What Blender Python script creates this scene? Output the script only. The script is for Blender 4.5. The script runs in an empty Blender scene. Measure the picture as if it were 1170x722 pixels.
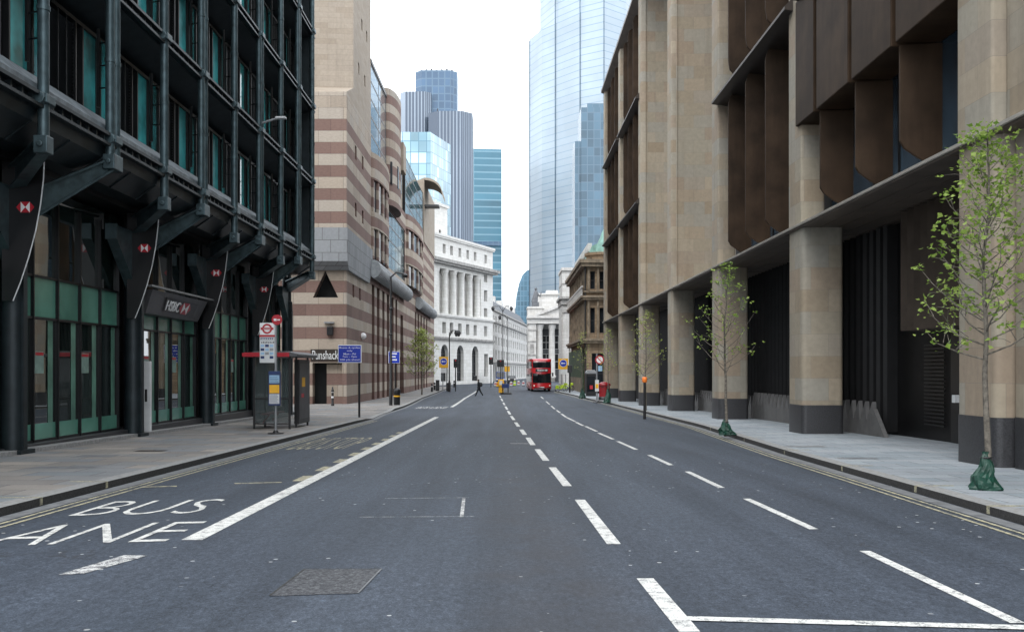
import bpy, bmesh, math, random
from mathutils import Vector, Matrix
from mathutils.geometry import tessellate_polygon
R = math.radians
random.seed(7)
sc = bpy.context.scene
COL = sc.collection

# ------------------------------------------------------------------ survey of the street
F, CX, HY, CZ = 1170.0, 579.0, 423.0, 1.8          # focal length, vanishing point, eye height
def g(Y):                                            # road level: falls away, then levels and rises a little
    if Y < 70: return -.0115*max(Y, -40)
    if Y < 112:
        t = Y-70
        return -.805-.0115*t+.0115*t*t/84.0
    if Y < 128: return -1.0465
    if Y < 200: return -1.0465+.0042*(Y-128)
    return -.744
PV = .12                                             # pavement above road
def X(px, Y): return (px-CX)*Y/F
def Z(py, Y): return CZ+(HY-py)*Y/F
def ground(px, py, off=0.0):
    lo, hi = 3.0, 900.0
    for _ in range(60):
        m = (lo+hi)/2
        if (CZ-g(m)-off)*F/m > py-HY: lo = m
        else: hi = m
    return Vector((X(px, lo), lo, g(lo)+off))

# ------------------------------------------------------------------ mesh builder
WL = {}
def wl(o): return WL.get(o.name, Vector((0,0,0))) if o else Vector((0,0,0))
class MB:
    def __init__(s): s.v=[]; s.f=[]; s.m=[]
    def poly(s, pts, mi=0):
        b=len(s.v); s.v += [tuple(p) for p in pts]; s.f.append(tuple(range(b,b+len(pts)))); s.m.append(mi)
    def box(s, x0,x1,y0,y1,z0,z1, mi=0):
        b=len(s.v)
        s.v += [(x0,y0,z0),(x1,y0,z0),(x1,y1,z0),(x0,y1,z0),(x0,y0,z1),(x1,y0,z1),(x1,y1,z1),(x0,y1,z1)]
        for q in ((0,3,2,1),(4,5,6,7),(0,1,5,4),(1,2,6,5),(2,3,7,6),(3,0,4,7)):
            s.f.append(tuple(b+i for i in q)); s.m.append(mi)
        return s
    def prism(s, pts, axis, a0, a1, mi=0):
        def mk(p,a):
            return {'z':(p[0],p[1],a),'y':(p[0],a,p[1]),'x':(a,p[0],p[1])}[axis]
        b=len(s.v); n=len(pts)
        s.v += [mk(p,a0) for p in pts]+[mk(p,a1) for p in pts]
        s.f.append(tuple(range(b,b+n))[::-1]); s.m.append(mi)
        s.f.append(tuple(range(b+n,b+2*n))); s.m.append(mi)
        for i in range(n):
            j=(i+1)%n; s.f.append((b+i,b+j,b+n+j,b+n+i)); s.m.append(mi)
        return s
    def path(s, pts, rad, n=8, mi=0, cap=True):
        pts=[Vector(p) for p in pts]
        if not isinstance(rad,(list,tuple)): rad=[rad]*len(pts)
        b=len(s.v); ref=None
        for i,p in enumerate(pts):
            d=(pts[min(i+1,len(pts)-1)]-pts[max(i-1,0)]).normalized()
            if ref is None: ref = Vector((1,0,0)) if abs(d.x)<.8 else Vector((0,1,0))
            u=(ref-d*ref.dot(d)).normalized(); w=d.cross(u); ref=u
            for k in range(n):
                a=2*math.pi*k/n
                s.v.append(tuple(p+(u*math.cos(a)+w*math.sin(a))*rad[i]))
        for i in range(len(pts)-1):
            for k in range(n):
                k2=(k+1)%n
                s.f.append((b+i*n+k,b+i*n+k2,b+(i+1)*n+k2,b+(i+1)*n+k)); s.m.append(mi)
        if cap:
            s.f.append(tuple(b+k for k in range(n))[::-1]); s.m.append(mi)
            e=b+(len(pts)-1)*n
            s.f.append(tuple(e+k for k in range(n))); s.m.append(mi)
        return s
    def bar(s, p0, p1, w, h, mi=0, up=(0,0,1), w1=None, h1=None):
        p0=Vector(p0); p1=Vector(p1); d=(p1-p0).normalized(); up=Vector(up)
        a=d.cross(up).normalized(); u=a.cross(d).normalized()
        w1=w if w1 is None else w1; h1=h if h1 is None else h1
        b=len(s.v)
        for p,ww,hh in ((p0,w,h),(p1,w1,h1)):
            for sa,su in ((-1,-1),(1,-1),(1,1),(-1,1)):
                s.v.append(tuple(p+a*sa*ww/2+u*su*hh/2))
        for q in ((0,3,2,1),(4,5,6,7),(0,1,5,4),(1,2,6,5),(2,3,7,6),(3,0,4,7)):
            s.f.append(tuple(b+i for i in q)); s.m.append(mi)
        return s
    def lathe(s, prof, c=(0,0,0), n=16, mi=0, sx=1, sy=1):
        b=len(s.v)
        for r,z in prof:
            for k in range(n):
                a=2*math.pi*k/n
                s.v.append((c[0]+math.cos(a)*r*sx,c[1]+math.sin(a)*r*sy,c[2]+z))
        for i in range(len(prof)-1):
            for k in range(n):
                k2=(k+1)%n
                s.f.append((b+i*n+k,b+i*n+k2,b+(i+1)*n+k2,b+(i+1)*n+k)); s.m.append(mi)
        s.f.append(tuple(b+k for k in range(n))[::-1]); s.m.append(mi)
        e=b+(len(prof)-1)*n
        s.f.append(tuple(e+k for k in range(n))); s.m.append(mi)
        return s
    def sphere(s, c, r, n=10, sc3=(1,1,1), mi=0):
        prof=[]
        for i in range(1,n//2):
            a=-math.pi/2+math.pi*i/(n//2); prof.append((math.cos(a)*r,math.sin(a)*r*sc3[2]))
        return s.lathe([(r*.02,-r*sc3[2])]+prof+[(r*.02,r*sc3[2])],c,n,mi,sc3[0],sc3[1])
    def build(s, name, mats, parent=None, smooth=False, bevel=0, fix=True, loc=None, kind=None):
        me=bpy.data.meshes.new(name)
        off=wl(parent) if loc is None else Vector(loc)
        me.from_pydata([tuple(Vector(p)-off) for p in s.v],[],s.f)
        if not isinstance(mats,(list,tuple)): mats=[mats]
        for m in mats: me.materials.append(m)
        for p,mi in zip(me.polygons,s.m):
            p.material_index=mi; p.use_smooth=smooth
        if fix:
            bm=bmesh.new(); bm.from_mesh(me); bmesh.ops.recalc_face_normals(bm,faces=bm.faces); bm.to_mesh(me); bm.free()
        o=bpy.data.objects.new(name,me); COL.objects.link(o)
        if parent:
            o.parent=parent; WL[o.name]=wl(parent).copy()
        elif loc is not None:
            o.location=loc; WL[o.name]=Vector(loc)
        if bevel:
            b=o.modifiers.new('bevel','BEVEL'); b.width=bevel; b.segments=2; b.limit_method='ANGLE'; b.angle_limit=R(40)
        if smooth and hasattr(me,'shade_smooth'):
            try: me.set_sharp_from_angle(angle=R(50))
            except Exception: pass
        if kind: o['kind']=kind
        return o
def tag(o,label,cat,group=None):
    o['label']=label; o['category']=cat
    if group: o['group']=group
    return o
def thing(name,label,cat,loc=(0,0,0),group=None,rz=0):
    o=bpy.data.objects.new(name,None); COL.objects.link(o); o.location=loc; o.rotation_euler=(0,0,rz)
    o.empty_display_size=.2
    WL[o.name]=Vector(loc); return tag(o,label,cat,group)
def local(name,label,cat,group=None):       # built round the origin, moved afterwards
    return thing(name,label,cat,(0,0,0),group)
def put(o,loc,rz=0,s=1):
    o.location=loc; o.rotation_euler=(0,0,rz); o.scale=(s,s,s); return o
def kids(o): return [c for c in bpy.data.objects if c.parent==o]
CH={}
def copy_tree(o,parent=None,loc=None,rz=None,label=None,s=None):
    c=o.copy(); COL.objects.link(c)
    if parent: c.parent=parent
    if loc is not None: c.location=loc
    if rz is not None: c.rotation_euler=(0,0,rz)
    if s is not None: c.scale=(s,s,s)
    if label: c['label']=label
    for ch in o.children: copy_tree(ch,c)
    return c
def text(name,body,mat,parent,fn,depth=.01,bold=0,align='CENTER',res=3,spacing=1.0):
    """lettering: fn maps (x in 0..1, y in 0..1, d) of the text's box to world"""
    cu=bpy.data.curves.new(name,'FONT'); cu.body=body; cu.resolution_u=res; cu.offset=bold; cu.extrude=.5; cu.space_character=spacing; cu.align_x=align
    cu.space_line=1.05
    t=bpy.data.objects.new(name,cu); COL.objects.link(t)
    dg=bpy.context.evaluated_depsgraph_get(); dg.update()
    me=bpy.data.meshes.new_from_object(t.evaluated_get(dg))
    bpy.data.objects.remove(t)
    xs=[v.co.x for v in me.vertices]; ys=[v.co.y for v in me.vertices]
    x0,x1,y0,y1=min(xs),max(xs),min(ys),max(ys)
    off=wl(parent)
    for v in me.vertices:
        v.co=Vector(fn((v.co.x-x0)/(x1-x0),(v.co.y-y0)/(y1-y0),(v.co.z+.5)*depth))-off
    me.materials.clear(); me.materials.append(mat)
    o=bpy.data.objects.new(name,me); COL.objects.link(o)
    if parent: o.parent=parent; WL[o.name]=wl(parent).copy()
    return o
def wall_holes(mb, O, u, n, outer, holes, depth=.25, mi=0, mi_r=None):
    """upright wall: O origin, u along, n outwards; outer and holes in (along, up) metres. Reveals go in by depth."""
    O=Vector(O); u=Vector(u).normalized(); n=Vector(n).normalized(); z=Vector((0,0,1))
    def P(a,d=0): return O+u*a[0]+z*a[1]-n*d
    loops=[[Vector((p[0],p[1],0)) for p in outer]]+[[Vector((p[0],p[1],0)) for p in h] for h in holes]
    flat=[p for l in loops for p in l]
    b=len(mb.v); mb.v += [tuple(P(p)) for p in flat]
    for t in tessellate_polygon(loops):
        mb.f.append(tuple(b+i for i in t)); mb.m.append(mi)
    for h in holes:
        for i in range(len(h)):
            p,q=h[i],h[(i+1)%len(h)]
            mb.poly([P(p),P(q),P(q,depth),P(p,depth)], mi if mi_r is None else mi_r)
def rect(a0,a1,b0,b1): return [(a0,b0),(a1,b0),(a1,b1),(a0,b1)]
def arch(a0,a1,b0,b1,n=8):
    r=(a1-a0)/2; c=(a0+a1)/2
    return [(a0,b0),(a1,b0)]+[(c+math.cos(math.pi*i/n)*r, b1-r+math.sin(math.pi*i/n)*r) for i in range(n+1)]
def window_part(parent, O,u,n, h, depth, mg, mf, bars_a=1, bars_b=1, fw=.07, name='window', shape=None, fd=.08):
    """frame mesh with a pane sub-part filling the hole h (a0,a1,b0,b1)"""
    O=Vector(O); u=Vector(u).normalized(); n=Vector(n).normalized(); z=Vector((0,0,1))
    a0,a1,b0,b1=h
    def P(a,b,d): return O+u*a+z*b-n*d
    def bx(mb,a0,a1,b0,b1,d0,d1):
        i=len(mb.v)
        mb.v+=[tuple(P(a,b,d)) for d in (d0,d1) for a,b in ((a0,b0),(a1,b0),(a1,b1),(a0,b1))]
        for q in ((0,3,2,1),(4,5,6,7),(0,1,5,4),(1,2,6,5),(2,3,7,6),(3,0,4,7)): mb.f.append(tuple(i+k for k in q)); mb.m.append(0)
    m=MB(); e=.004
    dd=depth-.01-fd
    bx(m,a0+e,a0+fw,b0+e,b1-e,dd,depth-.01); bx(m,a1-fw,a1-e,b0+e,b1-e,dd,depth-.01)
    bx(m,a0+fw,a1-fw,b0+e,b0+fw,dd,depth-.01); bx(m,a0+fw,a1-fw,b1-fw,b1-e,dd,depth-.01)
    for i in range(1,bars_a+1):
        c=a0+(a1-a0)*i/(bars_a+1); bx(m,c-fw/2,c+fw/2,b0+fw,b1-fw,dd+fd*.12,depth-.012)
    for i in range(1,bars_b+1):
        c=b0+(b1-b0)*i/(bars_b+1); bx(m,a0+fw,a1-fw,c-fw/2,c+fw/2,dd+fd*.2,depth-.014)
    fr=m.build(name,mf,parent)
    p=MB()
    q=shape if shape else rect(a0,a1,b0,b1)
    p.poly([P(s[0],s[1],depth-.005) for s in q])
    p.build('pane',mg,fr,fix=False)
    return fr

# ------------------------------------------------------------------ materials
class NT:
    def __init__(s,name):
        s.mat=bpy.data.materials.new(name); s.mat.use_nodes=True; s.t=s.mat.node_tree; s.t.nodes.clear()
        s.out=s.n('ShaderNodeOutputMaterial')
        s.bs=s.n('ShaderNodeBsdfPrincipled'); s.l(s.bs,0,s.out,0)
    def n(s,t,**k):
        x=s.t.nodes.new(t)
        for a,v in k.items(): setattr(x,a,v)
        return x
    def l(s,a,ao,b,bi): s.t.links.new(a.outputs[ao] if not hasattr(ao,'is_output') else ao, b.inputs[bi])
    def pos(s): return s.n('ShaderNodeNewGeometry'),'Position'
    def math(s,op,a,b=None,c=None):
        m=s.n('ShaderNodeMath',operation=op)
        for i,x in enumerate((a,b,c)):
            if x is None: continue
            if isinstance(x,(int,float)): m.inputs[i].default_value=x
            else: s.l(x[0],x[1],m,i)
        return (m,0)
    def noise(s,vec,scale,detail=4,rough=.55):
        x=s.n('ShaderNodeTexNoise'); x.inputs['Scale'].default_value=scale; x.inputs['Detail'].default_value=detail; x.inputs['Roughness'].default_value=rough
        if vec: s.l(vec[0],vec[1],x,'Vector')
        return (x,'Fac')
    def ramp(s,fac,stops,interp='LINEAR'):
        r=s.n('ShaderNodeValToRGB'); r.color_ramp.interpolation=interp
        el=r.color_ramp.elements
        while len(el)<len(stops): el.new(.5)
        for e,(p,c) in zip(el,stops):
            e.position=p; e.color=(*c,1) if len(c)==3 else c
        s.l(fac[0],fac[1],r,0); return (r,0)
    def mix(s,fac,a,b,blend='MIX'):
        m=s.n('ShaderNodeMix',data_type='RGBA',blend_type=blend)
        def setin(i,x):
            if isinstance(x,(int,float)): m.inputs[i].default_value=x
            elif isinstance(x[0],(int,float)): m.inputs[i].default_value=(*x,1)
            else: s.l(x[0],x[1],m,i)
        setin(0,fac); setin(6,a); setin(7,b); return (m,2)
    def setc(s,c): s.l(c[0],c[1],s.bs,'Base Color')
    def bump(s,h,strength=.3,dist=.02):
        b=s.n('ShaderNodeBump'); b.inputs['Strength'].default_value=strength; b.inputs['Distance'].default_value=dist
        s.l(h[0],h[1],b,'Height'); s.l(b,0,s.bs,'Normal')
    def p(s,**k):
        for a,v in k.items(): s.bs.inputs[a.replace('_',' ')].default_value=v
    def scaled(s,vec,sx,sy,sz,loc=(0,0,0)):
        m=s.n('ShaderNodeMapping'); m.inputs['Scale'].default_value=(sx,sy,sz); m.inputs['Location'].default_value=loc
        s.l(vec[0],vec[1],m,0); return (m,0)
    def wallvec(s,zoff=0.0):                 # (x+y, z, 0): masonry courses run round corners
        gp=s.pos(); sp=s.n('ShaderNodeSeparateXYZ'); s.l(gp[0],gp[1],sp,0)
        c=s.n('ShaderNodeCombineXYZ'); a=s.math('ADD',(sp,0),(sp,1)); z=s.math('SUBTRACT',(sp,2),zoff)
        s.l(a[0],a[1],c,0); s.l(z[0],z[1],c,1); return (c,0),(sp,2)
    def brick(s,vec,w,h,mortar=.01,offset=.5,c1=(0,0,0),c2=(1,1,1),cm=(.5,.5,.5),bias=0,smooth=.1):
        b=s.n('ShaderNodeTexBrick'); b.offset=offset
        b.inputs['Scale'].default_value=1; b.inputs['Brick Width'].default_value=w; b.inputs['Row Height'].default_value=h
        b.inputs['Mortar Size'].default_value=mortar; b.inputs['Bias'].default_value=bias; b.inputs['Mortar Smooth'].default_value=smooth
        b.inputs['Color1'].default_value=(*c1,1); b.inputs['Color2'].default_value=(*c2,1); b.inputs['Mortar'].default_value=(*cm,1)
        s.l(vec[0],vec[1],b,'Vector'); return b
def pbr(name,col,rough=.6,metal=0,var=.25,nscale=2.5,bump=0,bscale=30,coat=0,spec=.5,grime=0):
    t=NT(name); gp=t.pos()
    nz=t.noise(gp,nscale,5)
    lo=tuple(c*(1-var) for c in col); hi=tuple(min(1,c*(1+var)) for c in col)
    c=t.ramp(nz,[(.3,lo),(.7,hi)])
    if grime:
        st=t.noise(t.scaled(gp,2.2,2.2,.25),1.6,6,.65)
        gf=t.ramp(st,[(.48,(0,0,0)),(.75,(grime,grime,grime))])
        c=t.mix(gf,c,tuple(x*.45 for x in col))
    t.setc(c); t.p(Roughness=rough,Metallic=metal,Coat_Weight=coat,Specular_IOR_Level=spec)
    if bump: t.bump(t.noise(gp,bscale,4),bump,.02)
    return t.mat
def glass(name,col,rough=.04,metal=0.0,spec=.8,var=.4,nscale=.6,wob=.04):
    t=NT(name); gp=t.pos(); nz=t.noise(gp,nscale,3)
    t.setc(t.ramp(nz,[(.35,tuple(c*(1-var) for c in col)),(.65,tuple(c*(1+var) for c in col))]))
    t.p(Roughness=rough,Metallic=metal,Specular_IOR_Level=spec)
    if wob: t.bump(t.noise(gp,.7,1),wob,.08)
    if name=='shop_glass': t.p(IOR=1.9)
    return t.mat
M={}
def asphalt():
    t=NT('asphalt'); gp=t.pos()
    big=t.noise(gp,.12,5,.6); mid=t.noise(t.scaled(gp,1.1,.1,1),.9,4,.6); fine=t.noise(gp,55,3,.7); grain=t.noise(gp,170,2,.6)
    c=t.ramp(big,[(.3,(.0255,.034,.0475)),(.7,(.037,.0475,.066))])
    c=t.mix(.35,c,t.ramp(mid,[(.35,(.018,.024,.033)),(.65,(.054,.066,.086))]))
    c=t.mix(.55,c,t.ramp(fine,[(.36,(.35,.35,.36)),(.66,(1.85,1.85,1.85))]),'MULTIPLY')
    c=t.mix(.6,c,t.ramp(grain,[(.4,(.5,.5,.5)),(.62,(1.7,1.7,1.7))]),'MULTIPLY')
    c=t.mix(.75,c,t.ramp(t.noise(t.scaled(gp,1,.45,1),17,6,.8),[(.34,(.48,.49,.5)),(.66,(1.6,1.58,1.55))]),'MULTIPLY')
    c=t.mix(.6,c,t.ramp(t.noise(gp,24,5,.75),[(.34,(.55,.56,.58)),(.66,(1.5,1.48,1.45))]),'MULTIPLY')
    c=t.mix(.5,c,t.ramp(t.noise(t.scaled(gp,1.6,.05,1),1.0,5,.65),[(.35,(.68,.68,.68)),(.65,(1.28,1.28,1.27))]),'MULTIPLY')
    sp=t.n('ShaderNodeTexVoronoi'); sp.inputs['Scale'].default_value=3.2; t.l(gp[0],gp[1],sp,'Vector')
    area=t.ramp(t.noise(gp,.25,3),[(.46,(0,0,0)),(.55,(1,1,1))])
    sm=t.math('MULTIPLY',t.math('LESS_THAN',(sp,'Distance'),.075),area)
    c=t.mix(sm,c,(.42,.43,.43))
    # thin cracks
    cr=t.n('ShaderNodeTexVoronoi',feature='DISTANCE_TO_EDGE'); cr.inputs['Scale'].default_value=.16
    wv=t.n('ShaderNodeMix',data_type='VECTOR'); wv.inputs[0].default_value=.12
    nn=t.n('ShaderNodeTexNoise'); nn.inputs['Scale'].default_value=.9; nn.inputs['Detail'].default_value=6; t.l(gp[0],gp[1],nn,'Vector')
    t.l(gp[0],gp[1],wv,4); sc_=t.n('ShaderNodeVectorMath',operation='SCALE'); sc_.inputs['Scale'].default_value=18; t.l(nn,'Color',sc_,0); t.l(sc_,0,wv,5)
    t.l(wv,1,cr,'Vector')
    crm=t.math('MULTIPLY',t.math('LESS_THAN',(cr,'Distance'),.0022),t.math('GREATER_THAN',t.noise(gp,.2,2),.5))
    c=t.mix(t.math('MULTIPLY',crm,.6),c,(.02,.02,.022))
    sp3=t.n('ShaderNodeSeparateXYZ'); t.l(gp[0],gp[1],sp3,0)
    wob=t.math('MULTIPLY',t.math('SUBTRACT',t.noise(gp,.5,4),.5),1.6)
    dist=t.math('ABSOLUTE',t.math('ADD',t.math('SUBTRACT',(sp3,0),.35),wob))
    band=t.ramp(dist,[(.25,(.55,.55,.55)),(.95,(0,0,0))])
    c=t.mix(t.math('MULTIPLY',band,t.ramp(t.noise(gp,1.3,5,.7),[(.35,(.2,.2,.2)),(.6,(1,1,1))])),c,(.034,.033,.036))
    t.setc(c); t.p(Roughness=.72,Specular_IOR_Level=.35)
    t.bump(t.noise(gp,90,3),.35,.008); return t.mat
def paint(name,col,wear=.5):
    t=NT(name); gp=t.pos()
    a=t.noise(gp,9,6,.7); b=t.noise(gp,70,3,.7)
    k=t.math('ADD',t.math('MULTIPLY',a,.6),t.math('MULTIPLY',b,.5))
    m=t.ramp(k,[(wear-.0,(0,0,0)),(wear+.13,(1,1,1))])
    t.setc(t.mix(m,(.09,.094,.10),t.mix(t.noise(gp,2,3),tuple(c*.82 for c in col),col)))
    t.p(Roughness=.7,Specular_IOR_Level=.3); return t.mat
def slabs(name,cols,w,h,joint,mort=.012,rough=.75):
    t=NT(name); gp=t.pos(); sp=t.n('ShaderNodeSeparateXYZ'); t.l(gp[0],gp[1],sp,0)
    cb=t.n('ShaderNodeCombineXYZ'); t.l(sp,0,cb,0); t.l(sp,1,cb,1)
    b=t.brick((cb,0),w,h,mort,.5)
    c=t.ramp((b,'Color'),[(i/(len(cols)-1),x) for i,x in enumerate(cols)])
    c=t.mix(.5,c,t.ramp(t.noise(gp,.5,5),[(.3,(.7,.7,.7)),(.7,(1.25,1.22,1.2))]),'MULTIPLY')
    c=t.mix(.45,c,t.ramp(t.noise(gp,24,4,.7),[(.3,(.65,.65,.65)),(.7,(1.3,1.3,1.3))]),'MULTIPLY')
    st=t.ramp(t.noise(gp,1.7,5,.7),[(.6,(0,0,0)),(.8,(.45,.45,.45))])
    c=t.mix(st,c,tuple(x*.45 for x in cols[0]))
    c=t.mix((b,'Fac'),c,joint)
    t.setc(c); t.p(Roughness=rough,Specular_IOR_Level=.3); t.bump((b,'Fac'),-.4,.01); return t.mat
def ashlar(name,cols,w,h,joint,zoff=0,mort=.008,rough=.8,grime=.35,off=.5,bump=.15):
    t=NT(name); v,z=t.wallvec(zoff); gp=t.pos()
    b=t.brick(v,w,h,mort,off)
    c=t.ramp((b,'Color'),[(i/(len(cols)-1),x) for i,x in enumerate(cols)])
    c=t.mix(.5,c,t.ramp(t.noise(gp,5,6,.65),[(.3,(.78,.78,.78)),(.7,(1.18,1.18,1.18))]),'MULTIPLY')
    st=t.noise(t.scaled(gp,1.4,1.4,.16),1.3,6,.65)
    c=t.mix(t.ramp(st,[(.5,(0,0,0)),(.8,(grime,grime,grime))]),c,tuple(x*.5 for x in cols[0]))
    c=t.mix((b,'Fac'),c,joint)
    t.setc(c); t.p(Roughness=rough,Specular_IOR_Level=.3)
    t.bump(t.noise(gp,18,4),bump,.02); return t.mat
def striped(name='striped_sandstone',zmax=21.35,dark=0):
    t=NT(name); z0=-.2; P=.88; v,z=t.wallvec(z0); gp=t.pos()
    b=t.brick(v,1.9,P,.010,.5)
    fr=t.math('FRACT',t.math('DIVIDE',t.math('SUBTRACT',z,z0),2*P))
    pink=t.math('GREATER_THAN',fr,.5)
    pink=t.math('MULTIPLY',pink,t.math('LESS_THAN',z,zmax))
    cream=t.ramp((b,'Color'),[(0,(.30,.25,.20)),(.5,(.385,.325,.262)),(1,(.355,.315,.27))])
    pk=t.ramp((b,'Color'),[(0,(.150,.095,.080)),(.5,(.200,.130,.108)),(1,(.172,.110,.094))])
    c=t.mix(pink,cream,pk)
    if dark: c=t.mix(dark,c,(.115,.062,.052))  # recess shade mixed into the stone colour
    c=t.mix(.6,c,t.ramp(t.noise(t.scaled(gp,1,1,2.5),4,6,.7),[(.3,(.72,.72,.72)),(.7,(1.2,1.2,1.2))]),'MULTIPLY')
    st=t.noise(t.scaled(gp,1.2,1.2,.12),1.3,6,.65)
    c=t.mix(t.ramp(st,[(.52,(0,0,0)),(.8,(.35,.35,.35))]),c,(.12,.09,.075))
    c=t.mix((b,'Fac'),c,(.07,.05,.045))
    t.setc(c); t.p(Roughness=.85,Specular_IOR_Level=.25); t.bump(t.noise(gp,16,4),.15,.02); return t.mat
def curtain(name,col,line,w,h,lw,rough=.12,metal=.55,vary=.5,tint2=None,off=0,spec=.8):
    t=NT(name); v,z=t.wallvec(); gp=t.pos()
    b=t.brick(v,w,h,lw,off,smooth=.0)
    lo=tuple(c*(1-vary) for c in col); hi=tuple(min(1,c*(1+vary)) for c in (tint2 or col))
    c=t.ramp((b,'Color'),[(0,lo),(.6,col),(1,hi)])
    c=t.mix(.35,c,t.ramp(t.noise(gp,.035,4),[(.35,tuple(x*.6 for x in col)),(.65,hi)]))
    c=t.mix((b,'Fac'),c,line)
    t.setc(c); t.p(Roughness=rough,Metallic=metal,Specular_IOR_Level=spec); return t.mat
M['asphalt']=asphalt()
M['white_paint']=paint('road_white_paint',(.66,.66,.63),.43)
M['worn_paint']=paint('worn_white_paint',(.72,.72,.70),.50)
M['yellow_paint']=paint('road_yellow_paint',(.50,.46,.30),.475)
M['pave_l']=slabs('york_stone_slabs',[(.165,.16,.158),(.235,.215,.195),(.19,.20,.21),(.29,.265,.235),(.215,.20,.185),(.18,.20,.215)],1.25,.8,(.075,.07,.068))
M['pave_r']=slabs('grey_granite_slabs',[(.215,.25,.275),(.265,.30,.325),(.295,.32,.34),(.245,.27,.295)],1.0,.62,(.11,.115,.12),.013)
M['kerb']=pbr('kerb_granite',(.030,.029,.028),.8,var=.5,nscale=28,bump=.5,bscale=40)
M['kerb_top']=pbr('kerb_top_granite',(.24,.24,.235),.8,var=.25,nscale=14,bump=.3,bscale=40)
M['channel']=pbr('gutter_concrete',(.14,.145,.15),.8,var=.3,nscale=4)
M['bath']=ashlar('bath_sandstone',[(.27,.217,.155),(.305,.272,.212),(.280,.262,.222),(.335,.283,.212),(.28,.222,.165),(.30,.268,.22)],1.15,.72,(.20,.175,.145),.1,.004,grime=.4)
M['plinth']=pbr('dark_granite_plinth',(.035,.035,.038),.45,var=.4,nscale=30,spec=.5)
M['bronze']=pbr('bronze_panel',(.038,.0240,.0150),.6,metal=0,var=.4,nscale=.9,grime=.5,spec=.09)
M['bronze_far']=M['bronze']
M['bronze_edge']=pbr('bronze_rail',(.034,.026,.021),.5,metal=.3,var=.2)
M['soffit']=pbr('bronze_soffit',(.10,.078,.062),.55,metal=.1,var=.25,nscale=1.2)
M['lip']=pbr('pale_stone_lip',(.52,.48,.42),.7,var=.15)
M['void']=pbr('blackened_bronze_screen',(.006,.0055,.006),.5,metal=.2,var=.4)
M['saw']=pbr('grey_stone_vent',(.115,.112,.11),.7,var=.2,nscale=3)
M['sky_glass']=glass('office_glass',(.03,.05,.07),.03,0,.9)
M['steel']=pbr('gunmetal_steel',(.060,.092,.102),.42,metal=.5,var=.4,nscale=3.5,grime=.5,bump=.1)
M['steel_dk']=pbr('dark_steel',(.016,.024,.028),.45,metal=.4,var=.4,nscale=2.5,grime=.4)
M['lead']=pbr('weathered_lead_sill',(.15,.175,.19),.55,metal=.25,var=.45,nscale=3,grime=.7)
M['grille']=pbr('black_grille',(.022,.025,.027),.45,metal=.5,var=.3)
M['teal']=glass('teal_glass',(.045,.31,.32),.08,0,.6,.5,.8)
M['shop_glass']=glass('shop_glass',(.010,.017,.015),.015,0,1.0,.5,.4,.02)
M['green_glass']=glass('green_back_painted_glass',(.10,.27,.205),.12,0,.55,.25,.5)
M['strip_green']=glass('green_glass_post',(.11,.235,.18),.2,0,.5,.3,1)
M['poster_green']=pbr('pale_green_poster',(.20,.30,.26),.5,var=.25,nscale=6)
M['mullion']=pbr('black_mullion',(.008,.009,.010),.4,metal=.3,var=.3)
M['black']=pbr('black_paint',(.012,.012,.013),.4,var=.3)
M['banner']=pbr('black_banner',(.006,.006,.007),.35,var=.2)
M['red']=pbr('sign_red',(.42,.012,.025),.4,var=.08)
M['dark_red']=pbr('roundel_red',(.42,.02,.03),.4,var=.08)
M['white']=pbr('white_enamel',(.80,.80,.80),.4,var=.05)
M['off_white']=pbr('white_panel',(.62,.63,.63),.5,var=.1)
M['grey']=pbr('grey_metal',(.30,.31,.32),.4,metal=.5,var=.2)
M['sign_grey']=pbr('sign_panel_grey',(.10,.10,.105),.45,metal=.4,var=.2)
M['box_red']=pbr('post_box_red',(.24,.010,.014),.35,var=.1)
M['blue']=pbr('sign_blue',(.006,.035,.42),.4,var=.08)
M['navy']=pbr('navy_panel',(.01,.03,.12),.4,var=.1)
M['pale_blue']=pbr('pale_blue_print',(.30,.48,.66),.5,var=.2)
M['yellow']=pbr('sign_yellow',(.80,.42,.02),.5,var=.1)
M['orange']=pbr('orange_plastic',(.9,.22,.03),.4,var=.1)
M['striped']=striped(); M['striped_drum']=striped('striped_drum_stone',60); M['striped_shaded']=striped('shaded_recess_stone',60,.72)  # last one: same banded stone, darkened to paint the shade inside the slots
M['granite']=ashlar('grey_corbel_granite',[(.20,.21,.22),(.25,.26,.27),(.225,.235,.245)],1.25,.95,(.09,.09,.09),.2,.02)
M['bay_glass']=glass('blue_bay_glass',(.05,.16,.19),.05,.35,.8,.35,.3)
M['pale_glass']=glass('pale_bay_glass',(.52,.58,.62),.04,.8,.9,.12,.3)
M['gold_stone']=ashlar('plain_cream_stone',[(.275,.228,.178),(.32,.272,.218),(.295,.25,.203)],1.4,.42,(.22,.175,.135),0,.008)
M['hood']=pbr('ribbed_steel_hood',(.34,.36,.37),.4,metal=.55,var=.2,nscale=4,grime=.3)
M['portland']=ashlar('portland_stone',[(.60,.585,.55),(.68,.67,.64),(.64,.63,.60)],1.3,.62,(.42,.41,.38),0,.012,grime=.3)
M['portland2']=ashlar('old_portland_stone',[(.47,.455,.43),(.57,.56,.54),(.52,.51,.49)],1.1,.5,(.33,.32,.30),0,.012,grime=.55)
M['portland_dk']=pbr('weathered_stone_trim',(.33,.32,.305),.85,var=.35,nscale=1.5,grime=.6)
M['brown']=ashlar('brown_weathered_stone',[(.22,.155,.098),(.31,.225,.145),(.26,.19,.125)],.9,.38,(.08,.06,.045),0,.012,grime=.8)
M['brown_trim']=pbr('brown_stone_trim',(.21,.165,.115),.85,var=.5,nscale=1.5,grime=.8)
M['slate']=pbr('slate_roof',(.10,.105,.115),.7,var=.3,nscale=2)
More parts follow.
